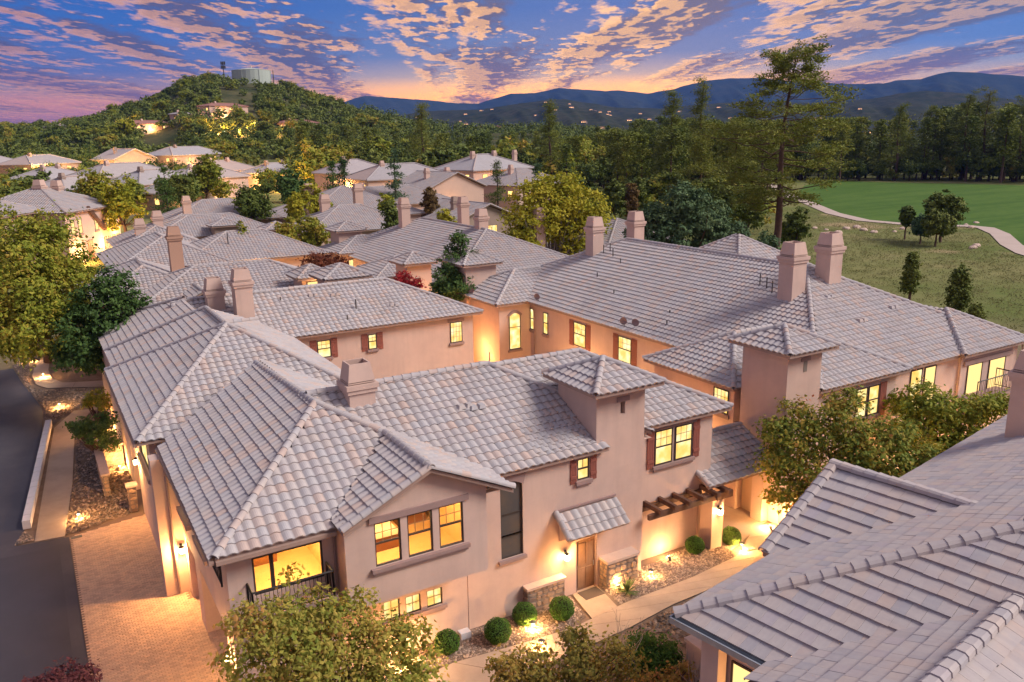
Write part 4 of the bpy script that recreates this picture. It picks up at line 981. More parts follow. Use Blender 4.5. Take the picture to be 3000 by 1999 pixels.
_keep = CAMG.copy()
def world_house(label, px, dist, w, d, eave, rot, tiles=False, gable=False, wmat=None, roofmat=None, litw=3, power=150, chim=1, s=.42, group=None, z0=None, name='house'):
    global CAMG
    p = pos(px, dist)
    if z0 is not None: p[2] = z0
    o = bpy.data.objects.new(name, None); COL.objects.link(o); o.location = p; o.rotation_euler = (0, 0, GROT + R_(rot)); CENTERED[o.name] = (0, 0, 0)
    tag(o, label, 'house', group)
    th = GROT + R_(rot); c_, s__ = math.cos(th), math.sin(th); q = -p + np.array([0, 0, HC]); CAMG = np.array([q[0] * c_ + q[1] * s__, -q[0] * s__ + q[1] * c_, q[2]])
    a0, a1, b0, b1 = -w / 2, w / 2, 0, d; rm = roofmat or M_tilef; wm = wmat or M_stuccof
    f, c = hip(a0, a1, b0, b1, eave, s)
    if gable:
        zr = eave + s * w / 2
        f = [[(a0, b0, eave), (0, b0, zr), (0, b1, zr), (a0, b1, eave)][::-1], [(0, b0, zr), (a1, b0, eave), (a1, b1, eave), (0, b1, zr)]]; c = [((0, b0, zr), (0, b1, zr)), ((a0, b0, eave), (0, b0, zr)), ((a1, b0, eave), (0, b0, zr))]
        g = MB(); g.add([(a0 + .5, b0 + .5, eave - .1), (a1 - .5, b0 + .5, eave - .1), (0, b0 + .5, zr - .25)], [(0, 1, 2)]); part('gable', g, wm, o)
    if tiles: make_roof(o, f, c, 'far', rm)
    else:
        mb = MB()
        for P in f:
            P = np.array(P, float); k = len(P); mb.add(np.concatenate([P, P - (0, 0, .25)]), [list(range(k)), list(range(k, 2 * k))[::-1]] + [(i, (i + 1) % k, k + (i + 1) % k, k + i) for i in range(k)])
        part('roof', mb, rm, o)
        cb = MB()
        for q0, q1 in c: cb.tube([np.array(q0) + (0, 0, .06), np.array(q1) + (0, 0, .06)], .16, 5)
        part('ridge_cap', cb, rm, o)
    wall_prism(o, rect(a0 + .5, a1 - .5, b0 + .5, b1 - .5), -1.5, eave - .1, wm)
    for i in range(litw):
        x = a0 + 1.0 + (w - 3.2) * (i + .5 * random.random()) / max(1, litw); zc = eave - 2.4 if (eave < 4.5 or random.random() < .6) else eave - 5.1
        window(o, (x, b0 + .5, zc), L_, F_n, random.choice((1.2, 1.6, 2.2)), 1.35, 'fixed', M_litf, None, False, -.03, fw_=.07)
    y = b0 + 2.0
    window(o, (a0 + .5, y, eave - 2.4), S_u, S_n, 1.5, 1.35, 'fixed', M_litf, None, False, -.03, fw_=.07)
    for i in range(chim):
        xx = a0 + w * (.3 + .35 * i); zz = eave + s * min(w, d) * .22; chimney(o, xx, d * .45, zz, eave + s * min(w, d) / 2 + .9, .5, .45, wm)
    if power: plight(o, (a0 + w * .35, b0 - 1.6, 1.8), power, .4)
    CAMG = _keep.copy()
    return o
# left: brightly lit facade near the big yellow tree
def lit_block():
    global CAMG
    p = np.array(G2W(4.2, 110, 0.)); p[2] = 3.7
    o = bpy.data.objects.new('house', None); COL.objects.link(o); o.location = p; o.rotation_euler = (0, 0, GROT + R_(58)); CENTERED[o.name] = (0, 0, 0)
    tag(o, 'large house at left with a brightly lit orange facade and arched door', 'house')
    th = GROT + R_(58); c_, s__ = math.cos(th), math.sin(th); q = -p + np.array([0, 0, HC]); CAMG = np.array([q[0] * c_ + q[1] * s__, -q[0] * s__ + q[1] * c_, q[2]])
    for (a0, a1, b0, b1, ze) in ((-.5, 13.2, -.5, 13, 6.0), (-10, 2, 3, 20, 6.2), (-4, 12, 14, 30, 6.1), (-14, -2, 22, 40, 6.0)):
        f, c = hip(a0, a1, b0, b1, ze, .40); make_roof(o, f, c, 'far', M_tilef); wall_prism(o, rect(a0 + .5, a1 - .5, b0 + .5, b1 - .5), -1, ze - .1, M_stuccof)
    for x in (1.0, 2.6, 6.4, 9.2, 11.2): window(o, (x, 0, 3.3), L_, F_n, .85, 1.7, 'double', M_litb, None, True, -.02)
    for x in (8.2, 9.3, 10.4, 11.5): window(o, (x, 0, .6), L_, F_n, .7, 1.7, 'double', M_litb, None, False, -.02)
    mb = MB(); mb.box(4.2, 5.4, -.08, -.002, 0, 2.3); part('front_door', mb, M_door, o)
    mb = MB(); mb.add([(4.6, -.3, 6.2), (5.2, -.3, 6.4), (8.6, -.3, 3.4), (8.2, -.3, 3.1), (4.6, -.05, 6.2), (5.2, -.05, 6.4), (8.6, -.05, 3.4), (8.2, -.05, 3.1)], [(0, 1, 2, 3), (0, 4, 5, 1), (1, 5, 6, 2), (2, 6, 7, 3), (3, 7, 4, 0)]); part('stair_rail', mb, M_beam, o)
    for x, zz in ((1.8, 1.2), (7.6, 1.5), (11, 2.6)): plight(o, (x, -1.1, zz), 260, .2)
    for x, y, zz in ((6, 6, 9.6), (8, 5, 9.4), (-4, 12, 10)): chimney(o, x, y, 7, zz, .6, .5, M_stuccof)
    CAMG = _keep.copy()
lit_block()
rows = [
    ('long low house with grey roof at the far left edge below the hill', 30, 345, 30, 14, 5.2, 62, 1, 0), ('grey roofed house with a tree lit orange in front, far left', 175, 340, 26, 14, 5.4, 50, 3, 900),
    ('gable fronted house with warm lit windows below the hill', 405, 335, 17, 16, 6.2, 24, 4, 500), ('long house with pale roof and lit windows, right of the gabled one', 590, 350, 30, 14, 5.6, 40, 4, 600),
    ('house with grey roof and dark walls peeking over the yellow tree at left', 218, 245, 16, 12, 5.0, 50, 1, 0), ('grey roofed house behind the dark conifer at left', 420, 235, 24, 14, 5.4, 30, 1, 200),
    ('low pale roofed house with two short chimneys left of the dark oaks', 700, 262, 22, 13, 5.0, 40, 2, 500), ('small pale house between oaks with an orange lit porch', 850, 255, 17, 12, 4.6, 28, 2, 300),
    ('grey hip roof between the conifer and the light green tree', 520, 205, 20, 13, 4.8, 35, 1, 300), ('low grey roofed house right of the lit facade house', 300, 190, 18, 12, 4.6, 45, 2, 200), ('pale roofed house above the grey green tree', 650, 218, 20, 12, 5.0, 30, 2, 400),
    ('house almost hidden in the oaks with one lit garage', 565, 190, 14, 10, 3.4, 30, 1, 260)]
for lb, px, di, w_, d_, ev, rt, lw, pw in rows: world_house(lb, px, di, w_, d_, ev, rt, litw=lw, power=pw, gable='gable' in lb and w_ < 20, wmat=M_brownst if random.random() < .35 else None, chim=random.choice((1, 2)))
mids = [
    ('pink house with square tower left of the blue spruce', 1085, 215, 17, 15, 6.0, 8, 1, 1, 300), ('wide grey roofed house with a small tower behind the spruces', 1215, 200, 24, 15, 5.8, 4, 1, 1, 250),
    ('house with an arched lit window under a low gable', 1345, 176, 15, 16, 5.9, 8, 1, 2, 150), ('pink house with tall chimneys and a lit porch on the rise', 1480, 205, 20, 16, 7.2, 12, 1, 3, 420),
    ('long grey roofed house at the edge of the wood behind the cottonwood', 1600, 185, 18, 16, 5.4, 16, 1, 1, 0), ('low roofed house in front of the arched window house', 1180, 150, 24, 14, 5.4, 2, 1, 1, 300),
    ('brown house with a lit double window under a timbered gable', 1440, 122, 11, 15, 5.6, 2, 1, 1, 0)]
for lb, px, di, w_, d_, ev, rt, lw, ch, pw in mids:
    hgt = 'timbered' in lb or 'low gable' in lb
    o = world_house(lb, px, di, w_, d_, ev, rt, tiles=di < 200, litw=lw, power=pw, chim=ch, gable=hgt, wmat=M_brownst if 'brown' in lb else None)
    if 'timbered' in lb: window(o, (-2.0, .5, 3.3), L_, F_n, 3.4, 1.5, 'fixed', M_lit, (4, 1), True, -.03)
# D5: row with three chimneys in the middle distance
D5 = thing('townhouse', 'grey hip roofed townhouse with three slim chimneys beside the yellow trees', 'house', 42, 126)
f, c = hip(31, 47, 104, 117, 5.8, .44); make_roof(D5, f, c, 's', M_tilef); wall_prism(D5, rect(31.5, 46.5, 104.5, 116.5), 0, 5.7, M_stuccof)
f, c = hip(34, 54, 117.5, 137, 6.2, .42); make_roof(D5, f, c, 'far', M_tilef, name='rear_roof'); wall_prism(D5, rect(34.5, 53.5, 118, 136.5), 0, 6.1, M_stuccof)
tower(D5, 29.5, 33, 133, 136.6, 7.6); tower(D5, 30.2, 33.6, 89.8, 93.4, 7.6, 0)
for a_, b_, zt in ((36.0, 119, 11.4), (36.0, 112, 10.2), (42.5, 116.5, 11.2)): chimney(D5, a_, b_, 6.5, zt, .6, .55, M_stuccof)
# hillside houses
def hill_house(label, px, py, w, d, ev, rot, roofmat, power, storeys=1):
    p, r = hit(px, py); return world_house(label, px, r, w, d, ev, rot, litw=4, power=power, chim=1, roofmat=roofmat, s=.28, z0=float(p[2]) - .5)
hill_house('two storey hillside house with red brown roof and lit front, below the water tank', 675, 345, 25, 12, 6.5, 22, M_shingle, 900)
hill_house('long single storey hillside house with red roof and glowing windows', 470, 383, 34, 12, 4.0, 26, M_shingle, 900)
hill_house('small hillside house glowing orange between the two red roofs', 545, 352, 10, 9, 3.6, 20, M_tilef, 500)
hill_house('dark roofed hillside house right of the bright garden trees', 885, 380, 22, 12, 4.0, 10, M_shingle, 0)
hill_house('small white house with a teal lit wall at the right foot of the hill', 1152, 372, 16, 10, 3.8, -14, M_tilef, 0)
hill_house('pale roof showing through oaks at the far left', 215, 388, 26, 10, 3.6, 30, M_tilef, 0)
# water tank, masts
p, r = hit(736, 262, 500)
tp = pos(740, 715); tp[2] = height_at(740, 243, 715) - 1.5
def vertical(px, py0, py1, dist): return height_at(px, py1, dist) - height_at(px, py0, dist)
th_ = vertical(740, 240, 205, 715) + 1.5; tr = 50 / FPX * 715
tk = bpy.data.objects.new('water_tank', None); COL.objects.link(tk); tk.location = tp; CENTERED['water_tank'] = (0, 0, 0); tag(tk, 'large round pale green water tank on top of the hill', 'water tank')
mb = MB(); k = 28; ring = lambda r_, z_: [(r_ * math.cos(2 * math.pi * i / k), r_ * math.sin(2 * math.pi * i / k), z_) for i in range(k)]
mb.add(ring(tr, 0) + ring(tr, th_), [(i, (i + 1) % k, k + (i + 1) % k, k + i) for i in range(k)]); part('tank_wall', mb, M_tank, tk)
mb = MB(); mb.add(ring(tr + .15, th_) + ring(tr * .3, th_ + 1.6) + [(0, 0, th_ + 2.0)], [(i, (i + 1) % k, k + (i + 1) % k, k + i) for i in range(k)] + [(k + i, k + (i + 1) % k, 2 * k) for i in range(k)]); part('tank_roof', mb, M_tank, tk)
mb = MB()
for i in range(0, k, 4): mb.box(tr * math.cos(2 * math.pi * i / k) * 1.005 - .2, tr * math.cos(2 * math.pi * i / k) * 1.005 + .2, tr * math.sin(2 * math.pi * i / k) * 1.005 - .2, tr * math.sin(2 * math.pi * i / k) * 1.005 + .2, 0, th_)
part('tank_ribs', mb, M_tank, tk, kind='stuff')
mb = MB(); mb.tube([(0, 0, th_ + 1.8), (0, 0, th_ + 3.2)], .5, 8); part('tank_vent', mb, M_tank, tk)
def mast(px, py0, py1, dist, label, head=True):
    p = pos(px, dist); p[2] = height_at(px, py0, dist) - 2; h = vertical(px, py0, py1, dist) + 2
    o = bpy.data.objects.new('radio_mast', None); COL.objects.link(o); o.location = p; CENTERED[o.name] = (0, 0, 0); tag(o, label, 'mast')
    mb = MB(); mb.tube([(0, 0, 0), (0, 0, h)], [.5, .3], 6); part('pole', mb, M_darkm, o)
    if head:
        for zc in (h - 1.3, h - 4.2 if h > 10 else h - 3.2):
            mb = MB()
            for t in range(6):
                x, y = 1.5 * math.cos(t * 1.047), 1.5 * math.sin(t * 1.047); mb.box(x - .28, x + .28, y - .28, y + .28, zc - 1.2, zc + 1.2)
            mb.tube([(-1.5, 0, zc), (1.5, 0, zc)], .12, 4); mb.tube([(0, -1.5, zc), (0, 1.5, zc)], .12, 4)
            part('antenna_array', mb, M_darkm, o, kind='stuff')
            if h < 10: break
mast(659, 238, 181, 710, 'tall dark cell mast with antenna panels left of the water tank'); mast(804, 243, 207, 712, 'thin short radio mast right of the water tank', False)

# ================================================================== ground
def smooth(v, a, b): t = np.clip((v - a) / (b - a), 0, 1); return t * t * (3 - 2 * t)
azs = np.radians(np.concatenate([np.arange(-180, -48, 6), np.arange(-48, 48, .4), np.arange(48, 180, 6)])); rs = np.concatenate([np.linspace(2, 120, 24), np.geomspace(126, 26000, 120)])
A2, Rr = np.meshgrid(azs, rs); X, Y = Rr * np.sin(A2), Rr * np.cos(A2); Zg = gz(X, Y) - .03
nz_ = np.sin(X * .013 + 1.3) * np.cos(Y * .017) * 1.5 * smooth(Rr, 350, 900)
Zg = Zg + nz_
Zg = Zg - smooth(Rr, 1100, 2200) * 6
nr, na = A2.shape; V = np.stack([X, Y, Zg], -1).reshape(-1, 3)
I = np.arange(nr * na).reshape(nr, na); Q = np.stack([I[:-1, :], I[1:, :], np.roll(I, -1, 1)[1:, :], np.roll(I, -1, 1)[:-1, :]], -1).reshape(-1, 4)
def ground_mat():
    m, nt, N, L, P = new_mat('dry_ground'); P.inputs['Roughness'].default_value = .95; P.inputs['Specular IOR Level'].default_value = .05
    tc = N.new('ShaderNodeTexCoord')
    def nz(s, d=6, r=.65):
        n = N.new('ShaderNodeTexNoise'); n.inputs['Scale'].default_value = s; n.inputs['Detail'].default_value = d; n.inputs['Roughness'].default_value = r; L.new(tc.outputs['Object'], n.inputs['Vector']); return n.outputs['Fac']
    def mr(v, a, b):
        n = N.new('ShaderNodeMapRange'); L.new(v, n.inputs[0]); n.inputs[1].default_value = a; n.inputs[2].default_value = b; return n.outputs[0]
    def mix(f, a, b):
        n = N.new('ShaderNodeMix'); n.data_type = 'RGBA'; L.new(f, n.inputs[0])
        for i, v in ((6, a), (7, b)):
            if isinstance(v, tuple): n.inputs[i].default_value = (*v, 1)
            else: L.new(v, n.inputs[i])
        return n.outputs[2]
    c = mix(mr(nz(.045), .38, .62), (.13, .165, .05), (.24, .22, .10)); c = mix(mr(nz(.35, 6, .7), .4, .75), c, (.13, .14, .05)); c = mix(mr(nz(.02), .58, .66), c, (.34, .26, .15))
    ln = N.new('ShaderNodeVectorMath'); ln.operation = 'LENGTH'; L.new(tc.outputs['Object'], ln.inputs[0])
    far = mix(mr(nz(.03, 8, .75), .4, .6), (.03, .045, .018), (.11, .10, .05))
    c = mix(mr(ln.outputs['Value'], 330, 420), c, far)
    near = mix(mr(nz(1.3, 6, .7), .35, .65), (.19, .125, .09), (.27, .19, .14)); c = mix(mr(ln.outputs['Value'], 92, 70), c, near)
    L.new(c, P.inputs['Base Color'])
    b = N.new('ShaderNodeBump'); b.inputs['Strength'].default_value = .5; b.inputs['Distance'].default_value = .15; L.new(nz(3.0, 6, .7), b.inputs['Height']); L.new(b.outputs[0], P.inputs['Normal'])
    return m
mb = MB(); mb.arr(V, Q); wsingle('ground', mb, ground_mat(), smooth=True, kind='structure')

def sheet(name, pts, z, mat, thick=0.0, grid=True, kind='structure', label=None):
    """flat sheet with polygon outline in grid coords"""
    mb = MB()
    if thick: mb.prism(pts, z - thick, z)
    else: mb.poly([(a, b, z) for a, b in pts])
    o = bpy.data.objects.new(name, mb.mesh(name, mat)); COL.objects.link(o); o.rotation_euler = (0, 0, GROT)
    return tag(o, label, None, None, kind)
road = [(-14, 8), (-.15, 8), (-.17, 40.3), (-2.3, 40.6), (-1.9, 42.3), (-.75, 58.0), (-.62, 62.5), (-1.2, 67), (-1.7, 70.2), (-2.5, 77.4), (-2.9, 92), (-2.0, 106), (4.5, 140), (-22, 150), (-22, 8)]
sheet('road', road[1:], .004, M_asph)
# seam patches in the asphalt
sheet('road_patch', [(-6, 8), (-.6, 8), (-.6, 39.5), (-6, 39.8)], .009, surf('asphalt_patch', (.060, .054, .072), .85, (.048, .044, .060), .5, .35, 160))
sheet('driveway', [(-.15, 8), (3.8, 8), (3.8, 40.9), (3.1, 47), (3.1, 41.5), (2.4, 41.3), (-.15, 40.3)], .010, M_pbed)
sheet('driveway_apron', [(3.0, 28), (4.7, 28), (4.7, 46), (3.0, 46)], .008, M_pbed)
# pavers
pb = MB(); pb.box(0, .098, 0, .198, 0, .022); me_p = pb.mesh('paver', M_paver)
dv = [o for o in COL.objects if o.name == 'driveway'][0]; CENTERED['driveway'] = (0, 0, 0)
plist = []
for j in range(int((41.2 - 12) / .10)):
    for i in range(int(4.7 / .20) + 1):
        a_ = -.14 + i * .20 + (.10 if j % 2 else 0); b_ = 12 + j * .10
        if a_ > 3.5 and b_ > 31.6: continue
        if a_ > 4.4 or b_ > 40.2 + .2 * a_: continue
        plist.append((a_, b_))
def vis(a_, b_):
    w = np.array(G2W(a_, b_, 0)) - np.array([0, 0, HC]); zc = w @ fw; x = FPX * (w @ CR) / zc; y = FPX * (w @ CU) / zc; return abs(x) < 1500 and abs(y) < 1000
plist.sort(key=lambda t: (0 if vis(*t) else 1, t[0] ** 2 + t[1] ** 2))
for (a_, b_) in plist[:300]: inst('paver', me_p, dv, Matrix.Translation((a_, b_, .012 + rng.normal(0, .0012))))
base = np.array([(0, 0, 0), (.195, 0, 0), (.195, .095, 0), (0, .095, 0), (0.003, .003, .022), (.192, .003, .022), (.192, .092, .022), (.003, .092, .022)]); base2 = base.copy()
me_p2 = None
ps = np.array(plist[300:]); off = np.c_[ps, .012 + rng.normal(0, .0012, len(ps))]
vv = (base[None] + off[:, None]).reshape(-1, 3); fq = np.array([(4, 5, 6, 7), (0, 1, 5, 4), (1, 2, 6, 5), (2, 3, 7, 6), (3, 0, 4, 7)]); qq = (fq[None] + 8 * np.arange(len(ps))[:, None, None]).reshape(-1, 4)
mb = MB(); mb.arr(vv, qq); part('pavers', mb, M_paver, dv, (0, 0, 0), kind='stuff')
mb = MB(); mb.arr(base, fq); me_fix = mb.mesh('paver', M_paver)
for o in COL.objects:
    if o.data is me_p: o.data = me_fix
# walkways
def strip(name, left, right, z, mat, seg=True, joint=1.5):
    """concrete walk made of slabs between two polylines with the same count"""
    left = np.array(left, float); right = np.array(right, float)
    def resample(P, n):
        d = np.concatenate([[0], np.cumsum(np.linalg.norm(np.diff(P, axis=0), axis=1))]); t = np.linspace(0, d[-1], n); return np.c_[np.interp(t, d, P[:, 0]), np.interp(t, d, P[:, 1])]
    L = np.linalg.norm(np.diff(left, axis=0), axis=1).sum(); k = max(1, int(L / joint)); sub = 4
    l, r = resample(left, k * sub + 1), resample(right, k * sub + 1)
    base_ = MB(); base_.prism([*map(tuple, l), *map(tuple, r[::-1])], z - .05, z - .012)
    o = bpy.data.objects.new(name, base_.mesh(name, M_darkm)); COL.objects.link(o); o.rotation_euler = (0, 0, GROT); CENTERED[o.name] = (0, 0, 0); tag(o, kind='structure')
    for i in range(k):
        li, ri = l[i * sub:(i + 1) * sub + 1].copy(), r[i * sub:(i + 1) * sub + 1].copy()
        for P in (li, ri):
            P[0] += (P[1] - P[0]) / (np.linalg.norm(P[1] - P[0]) + 1e-9) * .014; P[-1] += (P[-2] - P[-1]) / (np.linalg.norm(P[-2] - P[-1]) + 1e-9) * .014
        mb = MB(); mb.prism([*map(tuple, li), *map(tuple, ri[::-1])], z - .04, z); part('slab', mb, mat, o, (0, 0, 0))
    return o
strip('footpath', [(4.5, 21.9), (10.6, 22.55), (13.7, 22.2), (15.4, 22.1), (18.0, 22.4), (21.4, 22.45), (24.2, 22.75), (26.2, 23.9), (27.2, 24.3)], [(4.5, 20.2), (11.5, 20.8), (14.5, 20.85), (17.0, 21.0), (19.4, 21.34), (22.6, 21.45), (25.6, 21.6), (29.5, 21.8), (33.5, 21.9)], .03, M_conc)
sheet('entry_pad', [(16.2, 22.18), (17.5, 22.32), (17.75, 23.99), (16.55, 23.99)], .034, M_conc, .03)
sheet('porch_floor', [(24.3, 23.2), (27.3, 24.3), (27.8, 24.4), (27.8, 28.5), (24.3, 28.5)], .026, M_conc, .02)
sheet('sidewalk', [(-1.54, 40.57), (-.34, 40.4), (.35, 47.1), (.94, 55.7), (1.25, 57.6), (2.4, 60.5), (1.2, 60.8), (-.1, 57.6), (-.75, 50)], .028, M_conc, .04)
cw = [(3.6, 67.7), (2.1, 68.3), (.9, 68.9), (.25, 70.6), (.1, 73.7), (.4, 77.9)]; cw2 = [(3.6, 65.9), (1.0, 67.3), (-.1, 67.8), (-.85, 69.3), (-1.05, 72.3), (-.6, 78.0)]
strip('curved_walk', cw, cw2, .03, M_conc, joint=1.8)
sheet('gravel_bed_base', [(4.5, 22.6), (10.6, 22.57), (13.7, 22.22), (15.4, 22.12), (16.1, 22.4), (16.5, 24.0), (7, 24.1), (4.5, 23.5)], .014, M_dirt); sheet('gravel_bed_base', [(17.5, 22.42), (21.4, 22.47), (24.2, 22.77), (24.5, 23.7), (24.5, 24.7), (17.7, 24.7)], .014, M_dirt)
# gravel (countless stones): two sizes
def stones(name, regions, n, smin, smax, mat, z=0.01, label=None):
    P = []
    for poly, share in regions:
        poly = np.array(poly); k = int(n * share); got = 0; bb0, bb1 = poly.min(0), poly.max(0)
        while got < k:
            q = rng.uniform(bb0, bb1, (k * 2, 2)); ins = np.zeros(len(q), bool); j = len(poly) - 1
            for i in range(len(poly)):
                xi, yi = poly[i]; xj, yj = poly[j]
                c_ = ((yi > q[:, 1]) != (yj > q[:, 1])) & (q[:, 0] < (xj - xi) * (q[:, 1] - yi) / (yj - yi + 1e-12) + xi); ins ^= c_; j = i
            q = q[ins][:k - got]; P.append(q); got += len(q)
    P = np.concatenate(P); m = len(P); s = rng.uniform(smin, smax, m) * rng.choice([1, 1, 1.6], m)
    t = np.array([(1, 0, .1), (.3, .95, 0), (-.8, .6, .1), (-.85, -.5, 0), (.25, -1, .05), (.3, .2, .75), (-.35, -.1, .65)])
    f = np.array([(0, 1, 5), (1, 2, 5), (2, 6, 5), (2, 3, 6), (3, 4, 6), (4, 0, 5), (4, 5, 6)])
    an = rng.uniform(0, 6.28, m); c_, s_ = np.cos(an), np.sin(an); tt = t[None] * (1 + rng.normal(0, .18, (m, 7, 3)))
    x = tt[:, :, 0] * c_[:, None] - tt[:, :, 1] * s_[:, None] * .75; y = tt[:, :, 0] * s_[:, None] + tt[:, :, 1] * c_[:, None] * .75
    v = np.stack([x * s[:, None] + P[:, :1], y * s[:, None] + P[:, 1:], tt[:, :, 2] * s[:, None] * .8 + z], -1).reshape(-1, 3)
    mb = MB(); mb.arr(v, (f[None] + 7 * np.arange(m)[:, None, None]).reshape(-1, 3))
    o = bpy.data.objects.new(name, mb.mesh(name, mat)); COL.objects.link(o); o.rotation_euler = (0, 0, GROT)
    return tag(o, label, 'gravel', None, 'stuff')
stones('gravel', [([(7, 22.6), (10.6, 22.6), (13.7, 22.25), (15.4, 22.15), (16.1, 22.5), (16.4, 23.9), (7, 23.95)], .5), ([(17.7, 22.45), (21.4, 22.5), (24.1, 22.8), (24.4, 23.6), (23.5, 24.5), (17.8, 23.9)], .5)], 7000, .022, .05, M_rock, .018, 'pale gravel bed between the front wall and the footpath')
stones('river_rocks', [([(-.3, 40.5), (2.5, 41.3), (3.05, 46), (3.1, 58), (2.2, 59.5), (1.3, 57.4), (.4, 47.2)], .42), ([(-1.9, 42), (-1.6, 40.8), (-2.3, 40.7)], .03), ([(-.55, 58.5), (1.2, 61.0), (3.3, 61.5), (3.3, 65.5), (1.0, 66.9), (-.3, 67.3), (-1.1, 68.8), (-1.5, 69.5), (-.5, 62.5)], .2), ([(-1.0, 67), (-1.3, 69.6), (-1.2, 77.5), (-2.4, 77), (-1.6, 70)], .07), ([(17.2, 20.9), (19.4, 21.2), (25.5, 21.5), (25, 19.0), (18.5, 17.6)], .18), ([(28.0, 22.2), (29.4, 22), (31, 23.6), (28, 23.7)], .1)], 7500, .035, .085, M_rockd, .015, 'dark river rock filling the planting beds')
# driveway retaining wall of pale blocks, pieces laid one by one
kw = thing('block_wall', 'low pale block wall between the asphalt and the concrete sidewalk', 'wall', -1.2, 50)
n_b = 22
for i in range(n_b):
    t0, t1 = i / n_b, (i + 1) / n_b; p0 = np.array([-1.98 + (-.52 + 1.98) * t0, 42.3 + 16.0 * t0]); p1 = np.array([-1.98 + (-.52 + 1.98) * t1, 42.3 + 16.0 * t1]); d = p1 - p0; nrm = np.array([d[1], -d[0]]) / np.linalg.norm(d) * .34; p1 = p1 - d * .02
    mb = MB(); mb.prism([tuple(p0), tuple(p0 + nrm), tuple(p1 + nrm), tuple(p1)], 0, .42 + .012 * math.sin(i * 2.1)); part('block', mb, M_block, kw)
# stone veneer helper
def stone_wall(root, O, u, n, ln, z0, z1, rows_, cell=.27, thick=.05, mb_back=True):
    base_ = MB(); base_.ob(O, u, n, 0, ln, -.02, .012, z0, z1); part('mortar', base_, M_mortar, root)
    U = np.array((*u, 0.)); Nn = np.array((*n, 0.)); zz = z0
    while zz < z1 - .04:
        hh = min(random.uniform(.14, .27), z1 - zz); x = 0.
        while x < ln - .03:
            ww = min(random.uniform(.18, .40), ln - x); g = .014
            k = random.randint(5, 7); cx, cz = x + ww / 2, zz + hh / 2; pts = []
            for i in range(k):
                t = 2 * math.pi * (i + random.uniform(-.2, .2)) / k + .5
                px_, pz_ = math.cos(t), math.sin(t); sc_ = min(1 / max(abs(px_), 1e-6), 1 / max(abs(pz_), 1e-6)) * .5 + .5
                pts.append((cx + px_ * sc_ * (ww / 2 - g), cz + pz_ * sc_ * (hh / 2 - g)))
            o0 = np.array((O[0], O[1], 0.)); dep = thick + random.uniform(-.015, .02)
            f3 = [o0 + U * a_ + Nn * dep + (0, 0, z_) for a_, z_ in [(cx + (a - cx) * .86, cz + (b - cz) * .86) for a, b in pts]]; b3 = [o0 + U * a_ + (0, 0, z_) for a_, z_ in pts]
            mb = MB(); mb.add(f3 + b3, [list(range(k))] + [(i, (i + 1) % k, k + (i + 1) % k, k + i) for i in range(k)]); part('stone', mb, M_stone, root)
            x += ww
        zz += hh
sw = thing('stone_wall', 'low stone veneer wall with sloping cap left of the entry door', 'wall', 15.2, 23.8)
stone_wall(sw, (14.35, 23.72), L_, F_n, 1.65, 0, 1.0, 5); stone_wall(sw, (14.35, 24.0), (0., -1.), (-1., 0.), .28, 0, 1.0, 5)
mb = MB(); mb.box(14.28, 16.05, 23.62, 23.995, 1.0, 1.10); part('cap', mb, M_capst, sw); mb = MB(); mb.box(14.36, 15.98, 23.73, 23.99, 0, .999); part('core', mb, M_mortar, sw)
sw2 = thing('stone_wall', 'stone veneer wall right of the entry door behind the spiky plant', 'wall', 18.5, 23.6)
stone_wall(sw2, (17.9, 23.5), L_, F_n, 1.5, 0, 1.15, 5); stone_wall(sw2, (17.9, 24.0), (0., -1.), (-1., 0.), .5, 0, 1.15, 5)
mb = MB(); mb.box(17.84, 19.46, 23.42, 23.995, 1.15, 1.26); part('cap', mb, M_capst, sw2); mb = MB(); mb.box(17.91, 19.39, 23.51, 23.99, 0, 1.149); part('core', mb, M_mortar, sw2)
sg = thing('stone_wall', 'L-shaped stone garden wall with tan caps beside the driveway', 'wall', 2.2, 44.5)
for (a0, a1, b0, b1, h_) in ((1.65, 2.0, 44.2, 48.9, 1.15), (2.0, 3.1, 48.6, 48.95, 1.15), (2.55, 3.0, 41.5, 41.95, 1.3), (1.95, 2.2, 49.0, 52.0, 1.0)):
    mb = MB(); mb.box(a0 + .05, a1 - .05, b0 + .05, b1 - .05, 0, h_ - .001); part('core', mb, M_mortar, sg)
    stone_wall(sg, (a0 + .05, b0 + .05), L_, F_n, a1 - a0 - .1, 0, h_, 5); stone_wall(sg, (a0 + .05, b1), (0., -1.), (-1., 0.), b1 - b0, 0, h_, 5)
    mb = MB(); mb.box(a0 - .04, a1 + .04, b0 - .04, b1 + .04, h_, h_ + .09); part('cap', mb, M_capst, sg)
wl_ = thing('patio_wall', 'short stucco patio wall with rounded tan cap under the right eave', 'wall', 17.3, 17.6); mb = MB(); mb.box(17.1, 17.42, 16.6, 18.1, 0, 1.1); part('wall_body', mb, M_stucco, wl_); mb = MB(); mb.box(17.04, 17.48, 16.54, 18.16, 1.1, 1.22); part('cap', mb, M_capst, wl_)
mt = single('doormat', (lambda m: (m.box(16.75, 17.65, 23.32, 23.92, .034, .05), m)[1])(MB()), M_mat, 'dark rectangular doormat in front of the entry door', 'doormat', 17.2, 23.6)
ub = single('utility_box', (lambda m: (m.box(11.45, 11.85, 23.55, 23.85, 0, .26), m)[1])(MB()), M_block, 'small white utility box on the gravel against the front wall', 'utility box', 11.6, 23.7)
dl = single('drain_grate', (lambda m: (m.box(-.1, .35, 39.9, 40.15, .03, .045), m)[1])(MB()), M_darkm, 'small black drain grate at the driveway corner', 'drain', 0, 40)
path_light(13.95, 22.72, 'bright path light between the two round shrubs near the entry', 75)
